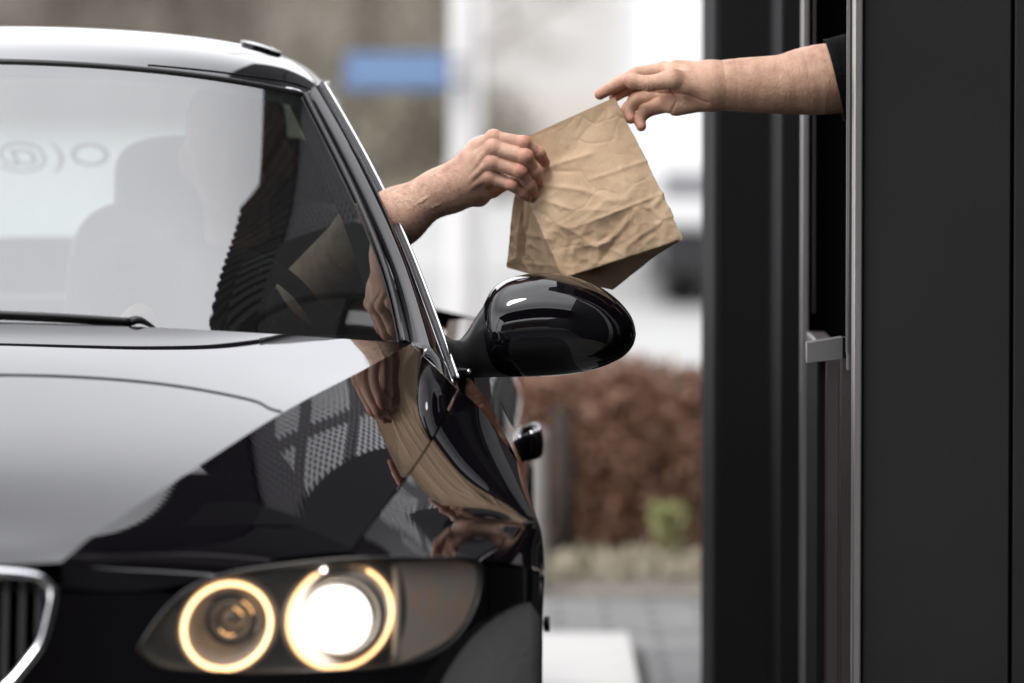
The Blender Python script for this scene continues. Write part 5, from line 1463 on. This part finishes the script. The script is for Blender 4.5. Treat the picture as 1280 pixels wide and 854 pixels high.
M['scrub'] = leaf_mat('scrub_leaves', [(.07,.06,.04),(.13,.11,.075),(.20,.175,.13),(.10,.085,.05),(.36,.34,.31)])
sl_ = ['low brown scrub bush at the far left above the car roof','grey brown scrub bush second from the left above the car roof','olive scrub bush behind the middle of the car roof','dense dark scrub bush right of the roof middle','brown scrub bush above the raised flap of the car roof','ragged scrub bush left of the blue name plate','scrub bush directly behind the blue name plate','small scrub bush just left of the pale pole','sparse scrub bush just right of the pale pole']
for i in range(9):
    x = -4.75+i*.55; y = 47.9+.5*((i*7) % 3); x, y = (x*1.66, y+32) if x < -2.2 else (x, y); rg2 = np.random.default_rng(70+i); wd = (.55+.2*rg2.random())*(1.6 if y > 70 else 1); hh_ = 1.15+.85*rg2.random() if i < 8 else 1.0
    def dn(c, x=x, y=y, wd=wd, hh_=hh_):
        k = np.array([noise.noise(Vector((p[0]*3.2, p[1]*3.2, p[2]*3.2))) for p in c])
        return (((c[:, 0]-x)/wd)**2+((c[:, 1]-y)/wd)**2+((c[:, 2]-hh_*.5)/(hh_*.62))**2 < 1) & (k > -.12)
    V, F_ = leaves((x-wd, y-wd, .02), (x+wd, y+wd, hh_*1.1), 2600, .05, 90+i, dn)
    r = root('scrub_bush', (x, y, 0), sl_[i], 'bush', 'scrub bushes along the far edge of the car park')
    mesh('foliage', V, F_, M['scrub'], r, smooth=False)
    for k in range(5):
        a = k*1.3; MB().tube([np.array([x, y, 0]), np.array([x+math.cos(a)*wd*.4, y+math.sin(a)*wd*.4, hh_*.5]), np.array([x+math.cos(a)*wd*.7, y+math.sin(a)*wd*.6, hh_*.95])], [.03,.02,.01], 5).obj('stem', M['bark'], r)

# ================================================================== CAMERA, SKY, LIGHT
cam = bpy.data.cameras.new('camera'); co = bpy.data.objects.new('camera', cam); COL.objects.link(co)
cam.sensor_width = 36; cam.lens = FPX/1280*36; co.location = CAM; co.rotation_euler = (math.pi/2-PITCH, 0, 0)
cam.clip_start = .1; cam.clip_end = 4000
cam.dof.use_dof = True; cam.dof.focus_distance = 8.76; cam.dof.aperture_fstop = 2.9; cam.dof.aperture_blades = 0
sc.camera = co
w = bpy.data.worlds.new('World'); sc.world = w; w.use_nodes = True; nt = w.node_tree; bg = nt.nodes['Background']
sky = N(nt, 'ShaderNodeTexSky'); sky.sky_type = 'NISHITA'; sky.sun_disc = False; sky.sun_elevation = R(62); sky.sun_rotation = R(205); sky.dust_density = 4
geo = N(nt, 'ShaderNodeNewGeometry'); sep = N(nt, 'ShaderNodeSeparateXYZ'); tcw = N(nt, 'ShaderNodeTexCoord'); nt.links.new(tcw.outputs['Generated'], sep.inputs[0])
mr = N(nt, 'ShaderNodeMapRange'); mr.inputs['From Min'].default_value = 0; mr.inputs['From Max'].default_value = 1; mr.inputs['To Min'].default_value = 0.; mr.inputs['To Max'].default_value = 22.5; zr = N(nt, 'ShaderNodeValToRGB'); zr.color_ramp.interpolation = 'B_SPLINE'; es = zr.color_ramp.elements
es[0].position = 0; es[0].color = (.92,)*3+(1,); es[1].position = 1; es[1].color = (1.,)*3+(1,)
for p_, v_ in ((.30,.98),(.44,.95),(.58,.62),(.66,.42),(.74,.62),(.82,.98)): e_ = es.new(p_); e_.color = (v_, v_, v_, 1)
nt.links.new(sep.outputs['Z'], zr.inputs['Fac']); nt.links.new(zr.outputs['Color'], mr.inputs['Value'])
cn = N(nt, 'ShaderNodeTexNoise', Scale=2.2, Detail=6.); nt.links.new(tcw.outputs['Generated'], cn.inputs['Vector'])
cm = N(nt, 'ShaderNodeMapRange'); cm.inputs['From Min'].default_value = .3; cm.inputs['From Max'].default_value = .7; cm.inputs['To Min'].default_value = .86; cm.inputs['To Max'].default_value = 1.12; nt.links.new(cn.outputs['Fac'], cm.inputs['Value'])
ml = N(nt, 'ShaderNodeMath', operation='MULTIPLY'); nt.links.new(mr.outputs[0], ml.inputs[0]); nt.links.new(cm.outputs[0], ml.inputs[1])
cmb = N(nt, 'ShaderNodeVectorMath', operation='SCALE'); cmb.inputs[0].default_value = (.985, .99, 1.03); nt.links.new(ml.outputs[0], cmb.inputs['Scale'])
mx = N(nt, 'ShaderNodeMix', data_type='RGBA'); mx.inputs[0].default_value = .92; nt.links.new(sky.outputs[0], mx.inputs[6]); nt.links.new(cmb.outputs[0], mx.inputs[7]); nt.links.new(mx.outputs[2], bg.inputs[0])
bg.inputs[1].default_value = .12
sl = bpy.data.lights.new('sun', 'SUN'); so = bpy.data.objects.new('sun', sl); COL.objects.link(so)
sl.energy = 1.5; sl.angle = R(14); sl.color = (1, .97, .93)
d = Vector((math.sin(R(205))*math.cos(R(62)), math.cos(R(205))*math.cos(R(62)), math.sin(R(62)))); so.rotation_euler = (-d).to_track_quat('-Z', 'Y').to_euler()
so.location = d*30
sc.view_settings.view_transform = 'Standard'; sc.view_settings.look = 'None'; sc.view_settings.exposure = .18; sc.view_settings.gamma = 1
sc.view_settings.use_curve_mapping = False
sc.cycles.use_denoising = True; sc.cycles.max_bounces = 10; sc.cycles.transparent_max_bounces = 16; sc.cycles.sample_clamp_indirect = 8.
sc.cycles.caustics_reflective = False; sc.cycles.caustics_refractive = False
